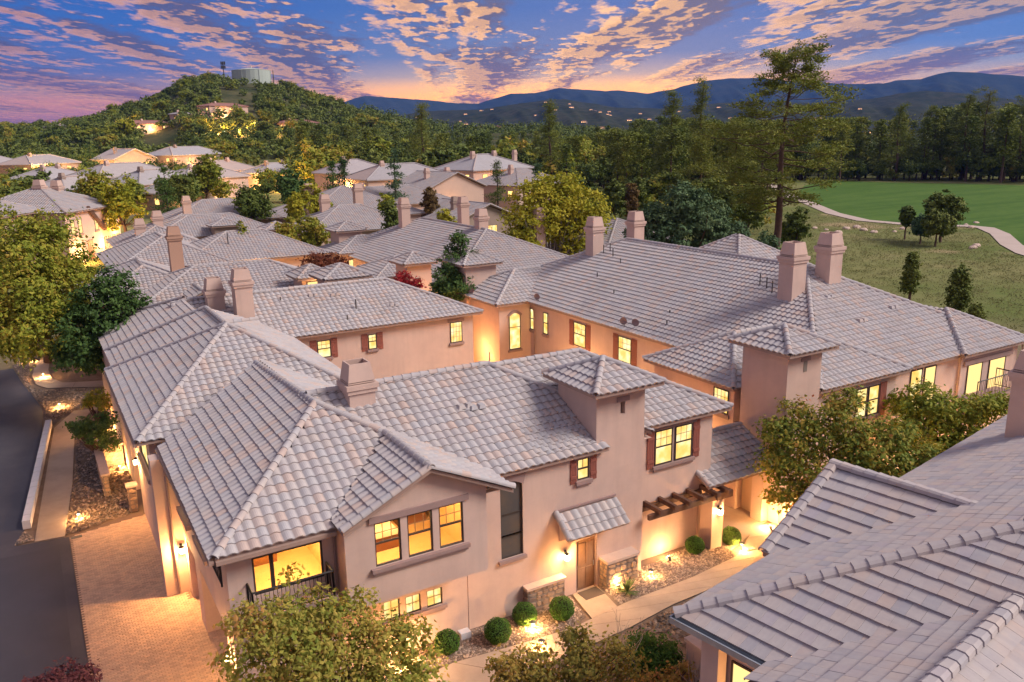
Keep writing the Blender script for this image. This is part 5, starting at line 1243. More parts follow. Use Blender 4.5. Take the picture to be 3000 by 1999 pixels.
path_light(19.95, 23.3, 'path light on the gravel right of the spiky plant', 40); up_light(18.3, 23.2, 'garden spotlight shining on the stone wall beside the spiky plant', 30, tgt=(0, 1))
up_light(21.5, 23.9, 'garden spotlight washing the courtyard wall under the pergola', 38, tgt=(0, 1)); path_light(24.7, 23.0, 'path light beside the round shrub at the pillar', 90)
up_light(27.2, 23.6, 'bright garden spotlight against the passage pillar', 85, tgt=(0, 1)); up_light(28.6, 23.1, 'bright garden spotlight under the maple by the tower', 95, tgt=(0, 1))
up_light(9.2, 22.9, 'garden spotlight at the wall behind the near maple', 120, tgt=(0, 1)); path_light(13.6, 21.6, 'path light among the maple branches at the footpath', 60)
path_light(-1.0, 77.3, 'path light at the far end of the curved walk by the street', 70); path_light(-.3, 71.2, 'path light on the inside of the curved walk', 130)
path_light(.4, 62.0, 'path light in the rock bed below the curved walk', 150); path_light(.35, 42.0, 'path light in the river rock beside the driveway', 90)
up_light(2.5, 55.0, 'garden spotlight at the foot of the left house wall', 150, tgt=(1, 0)); up_light(2.6, 47.8, 'garden spotlight beside the L-shaped garden wall', 120, tgt=(1, 0))
for a_, b_, pw in ((35.5, 22.8, 150), (39.5, 22.6, 190), (44.0, 22.4, 120)): up_light(a_, b_, {35.5: 'garden spotlight below the red shuttered right window', 39.5: 'garden spotlight washing the wall behind the right maple', 44.0: 'garden spotlight under the right balcony'}[a_], pw, tgt=(0, 1))
plight(None, G2W(29.0, 43, 1.6), 260, .2); plight(None, G2W(27.5, 36, 1.6), 220, .2); plight(None, G2W(26.8, 29.5, 2.0), 150, .2); plight(None, G2W(26.9, 52, 2.0), 160, .2)

# golf fairway and cart path
z3 = lambda x, y: atG(1700 + x / 1.81, 150 + y / 1.81, 0)
fair = [z3(*p) for p in ((1135, 772), (1200, 800), (1340, 858), (1520, 897), (1700, 915), (1900, 925), (2080, 928), (2170, 938), (2235, 965), (2290, 1018), (2380, 1065), (2700, 1150), (2760, 740), (2353, 716), (2100, 706), (1700, 700), (1300, 690), (1190, 715))]
M_fair = surf('fairway_grass', (.090, .155, .030), .9, (.055, .12, .022), .5, .5, 8, col3=(.10, .165, .035), n3=.04, spec=.1, streak=((.035, .09, .015), (.02, .20, 1), .95))
sheet('fairway', fair, .05, M_fair, .02)
cpx = [(1000, 705), (1060, 740), (1135, 780), (1200, 803), (1340, 862), (1500, 900), (1700, 918), (1900, 927), (2050, 930), (2150, 940), (2225, 972), (2285, 1030), (2370, 1075), (2600, 1140)]
cl = np.array([z3(*p) for p in cpx]); tn = np.gradient(cl, axis=0); tn /= np.linalg.norm(tn, axis=1)[:, None]; nn_ = np.c_[-tn[:, 1], tn[:, 0]]; cwid = 1.5
sheet('cart_path', [*map(tuple, cl + nn_ * cwid), *map(tuple, (cl - nn_ * cwid)[::-1])], .09, surf('cart_path_concrete', (.50, .40, .36), .9, (.44, .35, .31), .3), .03)
# ================================================================== mountains
def ridge_mesh(name, prof, R_top, R_front, mat, z_front, amp, R_back=None, seed=1):
    pts = []
    for px, py in prof:
        p = atd(px, py, R_top); pts.append((math.atan2(p[0], p[1]), p[2]))
    pts = np.array(pts); az = np.radians(np.arange(math.degrees(pts[0, 0]), math.degrees(pts[-1, 0]), .12)); top = np.interp(az, pts[:, 0], pts[:, 1])
    r2 = np.random.default_rng(seed); nr = 34; ts = np.linspace(0, 1.35, nr)
    AZ, T = np.meshgrid(az, ts); Rr = R_front + (R_top - R_front) * T
    TOP = np.interp(AZ, pts[:, 0], pts[:, 1]); w = np.where(T <= 1, T ** 1.25, 1 - (T - 1) * 1.6)
    nse = sum(a * np.sin(AZ * f + p1 + 3 * T * q) * np.cos(T * g + AZ * f * .37 + p2) for a, f, g, q, p1, p2 in [(1 / (k + 1), 14 * 1.9 ** k, 3 + 2.6 * k, k + 1, *r2.uniform(0, 6, 2)) for k in range(6)])
    Z = z_front + (TOP - z_front) * w + amp * nse * np.sin(np.clip(T, 0, 1) * math.pi) ** .8 + amp * .05 * nse
    X, Y = Rr * np.sin(AZ), Rr * np.cos(AZ); V = np.stack([X, Y, Z], -1).reshape(-1, 3); I = np.arange(V.shape[0]).reshape(AZ.shape)
    Q = np.stack([I[:-1, :-1], I[:-1, 1:], I[1:, 1:], I[1:, :-1]], -1).reshape(-1, 4)
    mb = MB(); mb.arr(V, Q); o = wsingle(name, mb, mat, smooth=True, kind='structure'); return az, AZ, Rr, Z
M_mtn = surf('mountain_forest', (.035, .045, .035), .95, (.055, .058, .045), .004, 0, col3=(.025, .032, .026), n3=.012, spec=0)
M_foot = surf('foothill_forest', (.028, .040, .022), .95, (.075, .068, .05), .02, 0, col3=(.02, .028, .018), n3=.06, spec=0, detail=10)
mprof = [(900, 330), (1004, 297), (1040, 284), (1071, 276), (1109, 281), (1179, 285), (1268, 293), (1340, 300), (1402, 303), (1441, 290), (1500, 275), (1564, 273), (1637, 257), (1710, 262), (1774, 264), (1812, 261), (1895, 271), (1972, 261), (2029, 243), (2074, 234), (2137, 229), (2201, 229), (2284, 236), (2400, 244), (2494, 249), (2584, 245), (2622, 234), (2698, 229), (2743, 215), (2781, 207), (2858, 208), (2928, 215), (3000, 219), (3200, 240), (3600, 300)]
ridge_mesh('mountain_range', mprof, 7600, 4200, M_mtn, 5, 55, seed=3)
fprof = [(700, 372), (1000, 345), (1150, 338), (1250, 326), (1400, 322), (1500, 306), (1600, 291), (1650, 289), (1720, 301), (1800, 314), (1950, 318), (2060, 304), (2200, 300), (2400, 300), (2550, 288), (2640, 270), (2720, 264), (2850, 275), (3000, 292), (3500, 320)]
faz, fAZ, fR, fZ = ridge_mesh('foothills', fprof, 3000, 1150, M_foot, -6, 16, seed=5)
ridge_mesh('left_far_ridge', [(-400, 372), (-100, 366), (0, 372), (60, 378), (110, 370), (180, 364), (230, 372), (330, 392)], 6000, 4500, M_mtn, 0, 8, seed=8)
# valley houses on the foothills: one small house mesh shared, with glowing windows
mb = MB(); mb.box(-9, 9, -5, 5, -3, 4.0); me_w = mb.mesh('wall', M_brownst)
mb = MB(); f_, c_ = hip(-10, 10, -6, 6, 4.2, .35); [mb.poly(P) for P in f_]; me_r = mb.mesh('roof', M_shingle)
mb = MB()
for x in (-6, -1, 4.5): mb.box(x - 1.3, x + 1.3, -5.06, -5.01, 1.2, 2.6)
me_l = mb.mesh('window', emit('valley_window', (1, .52, .22), 1.6))
r5_ = np.random.default_rng(21); cnt = 0
while cnt < 95:
    i, j = r5_.integers(2, fAZ.shape[0] - 12), r5_.integers(0, fAZ.shape[1]); px = math.degrees(fAZ[i, j])
    if px < -9 or px > 24: continue
    if r5_.random() > (1.0 if px < 9 else .35) * (1 if i < 15 else .5): continue
    x, y = fR[i, j] * math.sin(fAZ[i, j]), fR[i, j] * math.cos(fAZ[i, j])
    o = bpy.data.objects.new('valley_house', None); COL.objects.link(o); o.location = (x, y, fZ[i, j]); o.rotation_euler = (0, 0, -fAZ[i, j] + r5_.uniform(-.6, .6)); s_ = r5_.uniform(.45, .75); o.scale = (s_, s_, s_)
    tag(o, 'tiny lit house in the valley at the foot of the mountains', 'house', 'far valley houses')
    inst('wall', me_w, o, Matrix()); inst('roof', me_r, o, Matrix()); inst('window', me_l, o, Matrix()); cnt += 1

# ================================================================== vegetation
M_l_maple = leafmat('maple_leaf', [(0, (0.110, 0.165, 0.028)), (.35, (0.209, 0.242, 0.039)), (.65, (0.319, 0.286, 0.055)), (.9, (0.396, 0.297, 0.066)), (1, (0.418, 0.220, 0.066))])
M_l_maple2 = leafmat('maple_leaf_gold', [(0, (0.156, 0.156, 0.033)), (.4, (0.286, 0.221, 0.046)), (.75, (0.390, 0.247, 0.058)), (1, (0.416, 0.182, 0.065))])
M_l_green = leafmat('maple_leaf_green', [(0, (0.078, 0.130, 0.024)), (.4, (0.169, 0.221, 0.036)), (.7, (0.312, 0.286, 0.048)), (.9, (0.442, 0.286, 0.060)), (1, (0.468, 0.169, 0.072))])
M_l_gold = leafmat('yellow_leaf', [(0, (0.142, 0.194, 0.020)), (.5, (0.312, 0.324, 0.027)), (1, (0.482, 0.406, 0.041))])
M_l_mix = leafmat('yellowing_leaf', [(0, (0.118, 0.164, 0.023)), (.5, (0.237, 0.270, 0.031)), (.8, (0.371, 0.329, 0.046)), (1, (0.457, 0.290, 0.062))])
M_l_dark = leafmat('dark_needle', [(0, (0.038, 0.077, 0.023)), (.6, (0.068, 0.127, 0.032)), (1, (0.118, 0.182, 0.043))], trans=.12)
M_l_spruce = leafmat('blue_green_needle', [(0, (0.050, 0.097, 0.046)), (.6, (0.086, 0.146, 0.066)), (1, (0.144, 0.203, 0.079))], trans=.12)
M_l_pine = leafmat('pine_needle', [(0, (0.103, 0.135, 0.023)), (.5, (0.168, 0.203, 0.032)), (1, (0.294, 0.280, 0.049))], trans=.15)
M_l_oak = leafmat('oak_leaf', [(0, (0.063, 0.099, 0.022)), (.5, (0.112, 0.149, 0.029)), (1, (0.190, 0.206, 0.041))], trans=.12)
M_l_box = leafmat('boxwood_leaf', [(0, (0.042, 0.102, 0.014)), (.6, (0.066, 0.144, 0.019)), (1, (0.108, 0.192, 0.030))], trans=.15)
M_l_red = leafmat('red_leaf', [(0, (.25, .015, .02)), (.6, (.42, .03, .035)), (1, (.55, .07, .06))])
M_l_rust = leafmat('russet_leaf', [(0, (.12, .035, .02)), (.6, (.20, .06, .03)), (1, (.28, .10, .04))])
M_l_brown = leafmat('brown_leaf', [(0, (.10, .07, .03)), (.6, (.17, .11, .045)), (1, (.24, .15, .05))])
M_l_plum = leafmat('plum_leaf', [(0, (.06, .018, .022)), (.6, (.11, .03, .035)), (1, (.18, .055, .05))])
M_agave = leafmat('agave_blade', [(0, (.05, .09, .03)), (1, (.11, .16, .05))], trans=.05)
def leaves(C, size, up=.35, asp=.62, out=None, droop=0.):
    """folded diamond leaves at centres C"""
    n = len(C); N_ = rng.normal(0, 1, (n, 3)); N_[:, 2] = np.abs(N_[:, 2]) + up
    if out is not None: N_ = N_ * .8 + out * .9
    N_ /= np.linalg.norm(N_, axis=1)[:, None]
    T = rng.normal(0, 1, (n, 3)); T -= (T * N_).sum(1)[:, None] * N_; T /= np.linalg.norm(T, axis=1)[:, None]; T[:, 2] -= droop; B_ = np.cross(N_, T)
    s = (size * rng.uniform(.65, 1.35, n))[:, None]
    v = np.stack([C - T * s * .5, C + B_ * s * asp * .5 - N_ * s * .12, C + T * s * .5, C - B_ * s * asp * .5 - N_ * s * .12], 1).reshape(-1, 3)
    i = np.arange(n) * 4; q = np.concatenate([np.stack([i, i + 1, i + 2], 1), np.stack([i, i + 2, i + 3], 1)])
    return v, q
def in_blob(c, r, n, shell=.55):
    d = rng.normal(0, 1, (n, 3)); d /= np.linalg.norm(d, axis=1)[:, None]; k = (shell + (1 - shell) * rng.random(n)) ** .8
    k = np.where(rng.random(n) < .25, rng.random(n), k)
    return np.array(c) + d * k[:, None] * np.array(r), d
def clumpy(blobs, n, size, clump=.5, density=26):
    """leaves in many small clumps spread over the blobs, with gaps between them"""
    vol = np.array([r[0] * r[1] * r[2] for c, r in blobs]) ** (2 / 3); sh = vol / vol.sum(); Vs, Qs, nn = [], [], 0; cl = []
    for (c, r), s in zip(blobs, sh):
        k = max(3, int(n * s / density)); p, d = in_blob(c, r, k, .6); cl.append(p)
        sp = clump * rng.uniform(.5, 1.2, k); cc = np.repeat(p, density, 0); dd = np.repeat(d, density, 0)
        off = rng.normal(0, 1, (len(cc), 3)) * np.repeat(sp, density)[:, None] * np.array([.55, .55, .38])
        v, q = leaves(cc + off, size, .3, .62, dd, .15); Vs.append(v); Qs.append(q + nn); nn += len(v)
    return np.concatenate(Vs), np.concatenate(Qs), np.concatenate(cl)
def limb(mb, p0, p1, r0, r1, bend=.12, k=6, seg=4):
    p0, p1 = np.array(p0, float), np.array(p1, float); L = np.linalg.norm(p1 - p0); pts = [p0]
    for i in range(1, seg): t = i / seg; pts.append(p0 + (p1 - p0) * t + rng.normal(0, bend * L * .25, 3) + np.array([0, 0, -L * bend * math.sin(math.pi * t) * .6]))
    pts.append(p1); mb.tube(pts, np.linspace(r0, r1, seg + 1), k)
def tree_obj(name, label, cat, loc, trunk, bark, V, Q, lmat, group=None, limbs=None):
    o = bpy.data.objects.new(name, None); COL.objects.link(o); o.location = loc; CENTERED[o.name] = (0, 0, 0); tag(o, label, cat, group)
    part('trunk', trunk, bark, o, (0, 0, 0), smooth=True); mb = MB(); mb.arr(V, Q); part('crown', mb, lmat, o, (0, 0, 0)); return o
def blob_tree(label, blobs, n, size, lmat, bark=None, base=None, clump=.45, tr=.13, name='maple_tree', cat='tree', ground=0., nlimb=26, dens=26, multi=1):
    """blobs: (px, py, dist, radius[, zscale]) read from the picture, turned into real crown volumes"""
    W = []
    for b in blobs:
        p = atd(b[0], b[1], b[2]); zs = b[4] if len(b) > 4 else .8; W.append((p, np.array([b[3], b[3], b[3] * zs])))
    c = np.mean([w[0] for w in W], 0); base = np.array(base if base is not None else (c[0], c[1], ground), float)
    bl = [(p - base, r) for p, r in W]; V, Q, cl = clumpy(bl, n, size, clump, dens)
    mb = MB(); top = np.mean([b_[0] for b_ in bl], 0); fork = np.array([top[0] * .25, top[1] * .25, top[2] * .42])
    for m_ in range(multi): limb(mb, (rng.normal(0, .12 * (multi > 1)), rng.normal(0, .12 * (multi > 1)), 0), fork + rng.normal(0, .2 * (multi > 1), 3), tr * 1.25, tr * .8, .05, 8)
    for i in rng.choice(len(cl), min(nlimb, len(cl)), replace=False): limb(mb, fork + rng.normal(0, .08, 3), cl[i], tr * .42, tr * .08, .10, 5)
    return tree_obj(name, label, cat, base, mb, bark or M_bark, V, Q, lmat)
blob_tree('leafy olive maple in front of the corner windows, nearest at bottom left', [(800, 1840, 21.2, 1.05), (910, 1800, 21.4, .85), (880, 1900, 20.6, 1.25), (1010, 1850, 21.2, 1.05), (1110, 1900, 21.2, 1.1), (760, 1930, 20.4, 1.0), (1000, 1990, 20.4, 1.3), (1190, 1870, 22.0, .75), (1050, 1760, 22, .45), (850, 1690, 21.6, .28), (1230, 1960, 21.6, .7), (720, 1820, 21.0, .6), (860, 2060, 20, 1.3), (1130, 2050, 20, 1.2)], 15000, .15, M_l_maple, clump=.36, dens=24)
blob_tree('golden brown young maple at the bottom centre beside the footpath', [(1560, 1950, 21.8, .8), (1680, 1900, 22.0, .65), (1720, 1970, 21.6, .8), (1500, 1990, 21.4, .7), (1830, 1950, 21.5, .6), (1640, 2050, 21, 1.0), (1700, 1860, 22.3, .4), (1470, 1940, 21.8, .35), (1790, 1900, 22, .4)], 6000, .14, M_l_maple2, clump=.30, dens=18)
blob_tree('broad maple with reddish tips in front of the right tower', [(2330, 1290, 35.5, 1.3), (2450, 1260, 35.8, 1.5), (2560, 1330, 35.5, 1.5), (2400, 1400, 34.6, 1.4), (2520, 1420, 34.6, 1.4), (2640, 1400, 35.2, 1.2), (2310, 1450, 34.4, .9), (2330, 1210, 36.2, .7), (2480, 1190, 36.4, .9), (2260, 1250, 35.6, .5), (2700, 1350, 36, .9), (2620, 1270, 36, 1.0), (2280, 1350, 35, .9)], 17000, .19, M_l_green, clump=.42, dens=24)
blob_tree('open crowned olive maple in front of the right balcony', [(2700, 1180, 43, 1.3), (2800, 1220, 43, 1.4), (2880, 1200, 43.2, 1.1), (2740, 1290, 42, 1.3), (2850, 1310, 42, 1.2), (2660, 1260, 42.2, 1.0), (2930, 1190, 43.5, .7), (2780, 1380, 41.5, 1.1), (2650, 1190, 43.2, .7), (2720, 1430, 41, .8)], 10500, .21, M_l_mix, clump=.42, dens=20, nlimb=34, tr=.16, bark=M_barkd)
blob_tree('large yellow green tree on the street corner at far left', [(60, 760, 60, 2.5), (150, 740, 61, 2.4), (70, 860, 59, 2.6), (170, 850, 60, 2.4), (40, 950, 58, 2.3), (120, 980, 58, 2.2), (150, 660, 62, 1.4), (220, 790, 61, 1.4), (210, 900, 60, 1.5), (90, 690, 61, 1.3), (-30, 860, 60, 2.6), (40, 1010, 58, 1.3)], 19000, .26, M_l_mix, clump=.6, dens=26, tr=.25, name='street_tree', base=(*at(140, 1062, 0)[:2], 0))
blob_tree('dark green pine right of the large yellow green street tree', [(330, 830, 57, 1.2, 1), (290, 880, 57, 1.6), (370, 880, 57, 1.1), (250, 960, 57, 1.9), (330, 960, 57, 1.7), (270, 1040, 57, 1.8), (410, 890, 57, .6), (360, 970, 57, 1.0), (215, 1030, 57, 1.4), (320, 1030, 57.4, 1.3)], 13000, .24, M_l_dark, clump=.42, dens=26, tr=.2, name='pine_tree', base=(*at(268, 1085, 0)[:2], 0))
blob_tree('tall yellow topped cottonwood with pale forked trunk behind the courtyard', [(1560, 590, 84, 2.7), (1640, 570, 85, 2.9), (1710, 610, 85, 2.6), (1540, 660, 83, 2.4), (1620, 650, 84, 2.6), (1700, 680, 84, 2.2), (1530, 720, 82, 1.7), (1740, 650, 85, 1.6), (1650, 545, 85, 1.5), (1590, 545, 85, 1.3), (1510, 690, 83, 1.4), (1690, 735, 83, 1.5)], 15000, .34, M_l_gold, M_barkw, clump=.7, dens=22, tr=.36, name='cottonwood_tree', nlimb=40, base=(*pos(1612, 84)[:2], 0), multi=2)
blob_tree('dense grey green cedar right of the rear chimneys', [(1930, 640, 80, 2.1), (2000, 600, 80, 2.2), (2070, 640, 80, 2.3), (1900, 700, 79, 1.9), (1980, 700, 79, 2.3), (2090, 700, 80, 2.1), (2140, 690, 80, 1.6), (2000, 560, 80, 1.1), (2050, 580, 80, 1.1), (2170, 720, 80, 1.0), (1860, 680, 80, .9)], 17000, .30, M_l_spruce, clump=.5, dens=26, tr=.3, name='cedar_tree', base=(*pos(2010, 80)[:2], 0))
blob_tree('narrow dark juniper between the small towers', [(1345, 710, 63, .7, 1.3), (1330, 770, 63, 1.2, 1.2), (1370, 760, 63, .9), (1310, 830, 62, 1.1, 1.2), (1350, 840, 62, 1.3), (1290, 850, 62.5, .8), (1340, 690, 63, .45), (1385, 790, 63, .6)], 7000, .22, M_l_dark, clump=.32, dens=24, name='juniper_tree', base=(*pos(1335, 62.5)[:2], 0))
blob_tree('scarlet shrub beside the lit small tower', [(1180, 820, 61, .75), (1215, 835, 60, .6), (1160, 835, 61, .45)], 1800, .17, M_l_red, clump=.25, dens=14, name='shrub', cat='shrub', base=(*pos(1185, 61)[:2], 0))
blob_tree('russet tree beside the glowing porch tower', [(925, 775, 76, 1.3), (950, 800, 76, 1.2), (905, 800, 76, .9), (960, 765, 76, .8), (990, 770, 76, .8)], 3500, .24, M_l_rust, clump=.45, dens=20, name='plum_tree', base=(*pos(930, 76)[:2], 0))
blob_tree('plum coloured shrub at the bottom left corner by the driveway', [(200, 1990, 21, .5), (150, 2010, 20.6, .4), (250, 1985, 21.3, .35), (90, 2010, 20.8, .25)], 2200, .10, M_l_plum, clump=.2, dens=14, name='shrub', cat='shrub', ground=0.)
blob_tree('dark green pine bush between the sidewalk and the left wall', [(250, 1255, 48.5, .75), (290, 1270, 48, .8), (310, 1230, 49, .6), (225, 1245, 49, .5), (320, 1300, 47.5, .5)], 3600, .15, M_l_dark, clump=.26, dens=20, name='shrub', cat='shrub')
blob_tree('small olive shrub under the upper left eave', [(285, 1165, 55, .7), (305, 1185, 54, .5), (260, 1180, 54.5, .4)], 1500, .15, M_l_mix, clump=.25, dens=14, name='shrub', cat='shrub')
blob_tree('broad dark green laurel shrub left of the metal gutter', [(1880, 1890, 25.2, .55), (1940, 1900, 25, .55), (1850, 1930, 24.8, .5), (1920, 1950, 24.4, .6), (1970, 1930, 24.8, .35)], 4200, .11, M_l_box, clump=.2, dens=16, name='shrub', cat='shrub')
blob_tree('orange gold grass like shrub below the laurel', [(1960, 1990, 23.5, .4), (1900, 2010, 23.2, .45), (2010, 1960, 24.2, .3)], 1500, .12, M_l_maple2, clump=.2, dens=14, name='shrub', cat='shrub')
# bare branched shrub
bt = MB()
for i in range(9):
    d = rng.normal(0, .35, 2); top = (d[0], d[1], rng.uniform(1.3, 2.3)); limb(bt, (0, 0, 0), top, .022, .006, .2, 4)
    for j in range(3): limb(bt, np.array(top) * (.5 + .15 * j), np.array(top) * (.5 + .15 * j) + rng.normal(0, .25, 3) + (0, 0, .4), .010, .003, .1, 3)
for px, di, lb in ((1840, 24.3, 'bare grey branched shrub beside the laurel'), (2060, 22.6, 'bare pale twigs in front of the patio wall'), (1600, 23.0, 'thin bare twigs rising beside the golden maple')):
    p = atd(px, 1990 if px != 1600 else 1990, di); o = bpy.data.objects.new('bare_shrub', bt.mesh('bare_shrub', M_barkw)); COL.objects.link(o); o.location = (p[0], p[1], 0); o.rotation_euler = (0, 0, px); tag(o, lb, 'shrub')
# clipped round shrubs
def ball(a, b, r, label, lm=None):
    n = int(2600 * r / .5); d = rng.normal(0, 1, (n, 3)); d /= np.linalg.norm(d, axis=1)[:, None]; bump = 1 + .05 * np.sin(d[:, 0] * 7 + a) * np.cos(d[:, 1] * 6)
    C_ = d * r * (rng.uniform(.90, 1.0, n) * bump)[:, None] * np.array([1, 1, .92]) + np.array([0, 0, r * .86])
    v, q = leaves(C_, .055, .0, .7, d * 1.3); o = bpy.data.objects.new('round_shrub', None); COL.objects.link(o); o.location = G2W(a, b, 0); CENTERED[o.name] = (0, 0, 0); tag(o, label, 'shrub', 'clipped round shrubs along the front wall')
    mb = MB(); mb.arr(v, q); part('foliage', mb, lm or M_l_box, o, (0, 0, 0)); st_ = MB(); st_.tube([(0, 0, 0), (0, 0, r * .8)], .05, 6); part('stem', st_, M_barkd, o, (0, 0, 0))
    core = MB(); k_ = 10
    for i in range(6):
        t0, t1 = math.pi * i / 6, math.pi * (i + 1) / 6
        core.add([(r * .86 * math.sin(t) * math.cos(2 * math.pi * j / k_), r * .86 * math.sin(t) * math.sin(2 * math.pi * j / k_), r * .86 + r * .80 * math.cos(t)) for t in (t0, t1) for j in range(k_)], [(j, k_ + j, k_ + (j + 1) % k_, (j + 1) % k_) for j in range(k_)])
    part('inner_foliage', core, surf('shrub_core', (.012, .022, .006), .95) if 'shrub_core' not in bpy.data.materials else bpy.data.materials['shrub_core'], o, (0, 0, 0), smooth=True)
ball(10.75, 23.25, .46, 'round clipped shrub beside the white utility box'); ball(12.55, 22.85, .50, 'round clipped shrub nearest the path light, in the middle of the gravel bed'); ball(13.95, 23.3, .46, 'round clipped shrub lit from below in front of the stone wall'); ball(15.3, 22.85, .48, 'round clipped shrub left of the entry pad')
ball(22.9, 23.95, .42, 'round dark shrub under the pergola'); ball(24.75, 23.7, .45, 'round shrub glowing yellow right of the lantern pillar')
# spiky plant
ag = bpy.data.objects.new('agave', None); COL.objects.link(ag); ag.location = G2W(18.45, 22.95, 0); CENTERED['agave'] = (0, 0, 0); tag(ag, 'spiky green plant in front of the right stone wall', 'plant')
for i in range(46):
    t = rng.uniform(0, 6.28); e_ = rng.uniform(.35, 1.45); L2 = rng.uniform(.45, .75); d = np.array([math.cos(t) * math.cos(e_), math.sin(t) * math.cos(e_), math.sin(e_)]); s1 = np.array([-math.sin(t), math.cos(t), 0]) * .035
    mb = MB(); p0, p1, p2 = np.array([0, 0, .05]), d * L2 * .6, d * L2 + np.array([0, 0, -.06]); mb.add([p0 - s1 * .6, p0 + s1 * .6, p1 + s1, p1 - s1, p2], [(0, 1, 2, 3), (3, 2, 4)]); part('blade', mb, M_agave, ag, (0, 0, 0))

# big ponderosa
def ponderosa(label, px, py_top, py_base, dist, width, n, seed=0, tuft=.8, lean=0., name='ponderosa_pine', start=.3, sparse=1.0, lmat=None, big=False):
    p = pos(px, dist); h = height_at(px + lean, py_top, dist) - p[2]; mb = MB()
    lx = lean / FPX * dist; right = np.array([math.cos(math.atan2(p[0], p[1])), -math.sin(math.atan2(p[0], p[1])), 0])
    axis = lambda t: right * lx * t + np.array([0, 0, h * t]) + right * .012 * h * math.sin(t * 7)
    mb.tube([axis(t) for t in np.linspace(0, .97, 12)], np.linspace(.021 * h, .003 * h, 12), 8)
    cl = []; k = int(46 * sparse)
    for i in range(k):
        t = start + (1 - start) * (i + rng.random()) / k * .96; prof_ = math.sin(min(1, (t - start) / (1 - start) * 1.25 + .22) * math.pi) ** .6 if t < .95 else .35
        prof_ = max(prof_, .28 if t < .8 else .22) * rng.uniform(.55, 1.1)
        if big: prof_ = float(np.interp(t, [.36, .5, .62, .72, .80, .86, .93, 1], [.45, .78, 1.0, .9, .80, .34, .38, .22])) * rng.uniform(.7, 1.08)
        th = rng.uniform(0, 6.28); Ln = width * prof_; up = rng.uniform(-.12, .22) + (.5 * max(0, t - .75) * 4)
        p0 = axis(t); p1 = p0 + np.array([math.cos(th) * Ln, math.sin(th) * Ln, Ln * up]); limb(mb, p0, p1, .0045 * h * (1.2 - t), .001 * h, .14, 4, 4)
        for f_ in (np.linspace(.62, 1.0, 4) if big else np.linspace(.38, 1.0, 6)): cl.append(p0 + (p1 - p0) * f_ + rng.normal(0, .28, 3) + np.array([0, 0, .25]))
        for f_ in (.6, .85):
            q0 = p0 + (p1 - p0) * f_; sd_ = np.array([-math.sin(th), math.cos(th), .1]) * rng.choice([-1, 1]) * Ln * .35; limb(mb, q0, q0 + sd_, .0014 * h, .0006 * h, .1, 3, 2); cl.append(q0 + sd_); cl.append(q0 + sd_ * .6)
    cl = np.array(cl); per = max(4, n // len(cl)); cc = np.repeat(cl, per, 0); off = rng.normal(0, 1, cc.shape) * np.array([.55, .55, .26]) * tuft
    v, q = leaves(cc + off, .38 if big else .42, .9, .35); return tree_obj(name, label, 'tree', p, mb, M_bark, v, q, lmat or M_l_pine)
ponderosa('giant ponderosa pine with leaning red trunk towering over the golf course', 2252, 153, 735, 98, 9.0, 25000, tuft=.74, lean=32, start=.36, sparse=1.5, big=True)
for px, py, di, w_, lb in ((2048, 232, 205, 5.2, 'tall thin pine left of the giant pine with its top against the mountain'), (1965, 268, 200, 6.0, 'tall pine with a visible reddish trunk, second left of the giant pine'), (1245, 303, 250, 6.2, 'bushy tall pine in front of the mountain left of centre'),
                           (1612, 302, 245, 6.4, 'lone broad pine in front of the lit valley'), (2870, 262, 330, 8.0, 'highest pine of the right hand group behind the fairway'), (2815, 272, 334, 7.0, 'pine just left of the highest one behind the fairway'), (2975, 285, 328, 8, 'pine at the right edge behind the fairway'), (2620, 305, 326, 7.0, 'slender pine behind the fairway right of the giant pine'),
                           (2710, 310, 336, 8, 'pine between the slender one and the right hand group'), (2150, 360, 175, 6.5, 'mid green pine at the left end of the fairway'), (2050, 395, 165, 6.5, 'pine standing before the two tall left pines')):
    ponderosa(lb, px, py, 0, di, w_, 8500, tuft=1.3, start=.20, sparse=.8)
def conifer(label, px, py_top, dist, width, n, lmat, name='spruce_tree', size=.34, py_base=None):
    p = pos(px, dist); h = height_at(px, py_top, dist) - p[2]; mb = MB(); mb.tube([(0, 0, 0), (0, 0, h * .97)], [.02 * h, .004 * h], 6); cl = []
    for i in range(int(26 + h * 5)):
        t = .06 + .94 * rng.random() ** 1.15; th = rng.uniform(0, 6.28); Ln = width * (1 - t) ** .85 * rng.uniform(.6, 1.05) + .1
        for f_ in (.35, .65, .95): cl.append((math.cos(th) * Ln * f_, math.sin(th) * Ln * f_, h * t - Ln * f_ * .22))
    cl = np.array(cl); per = max(3, n // len(cl)); cc = np.repeat(cl, per, 0); v, q = leaves(cc + rng.normal(0, 1, cc.shape) * np.array([.34, .34, .16]) * max(.6, width * .28), size, .5, .45)
    return tree_obj(name, label, 'tree', p, mb, M_barkd, v, q, lmat)
for a in (('blue green spruce in front of the lit pink house', 1165, 438, 152, 4.0, 4200, M_l_spruce), ('pair leader spruce, dark, right of the yellow trees', 1020, 462, 142, 3.6, 4200, M_l_dark), ('second dark spruce overlapping the first', 985, 472, 146, 3.2, 3400, M_l_dark), ('dark conifer left of the small grey roof house', 498, 492, 150, 3.6, 3600, M_l_dark),
          ('round topped conifer before the lit porch house', 1460, 470, 165, 3.8, 3200, M_l_oak), ('dark green cone at the roof of the house on the rise', 1577, 478, 150, 3.4, 3000, M_l_spruce), ('spreading dark cedar at the foot of the hill', 275, 425, 320, 9.0, 3400, M_l_dark)): conifer(*a)
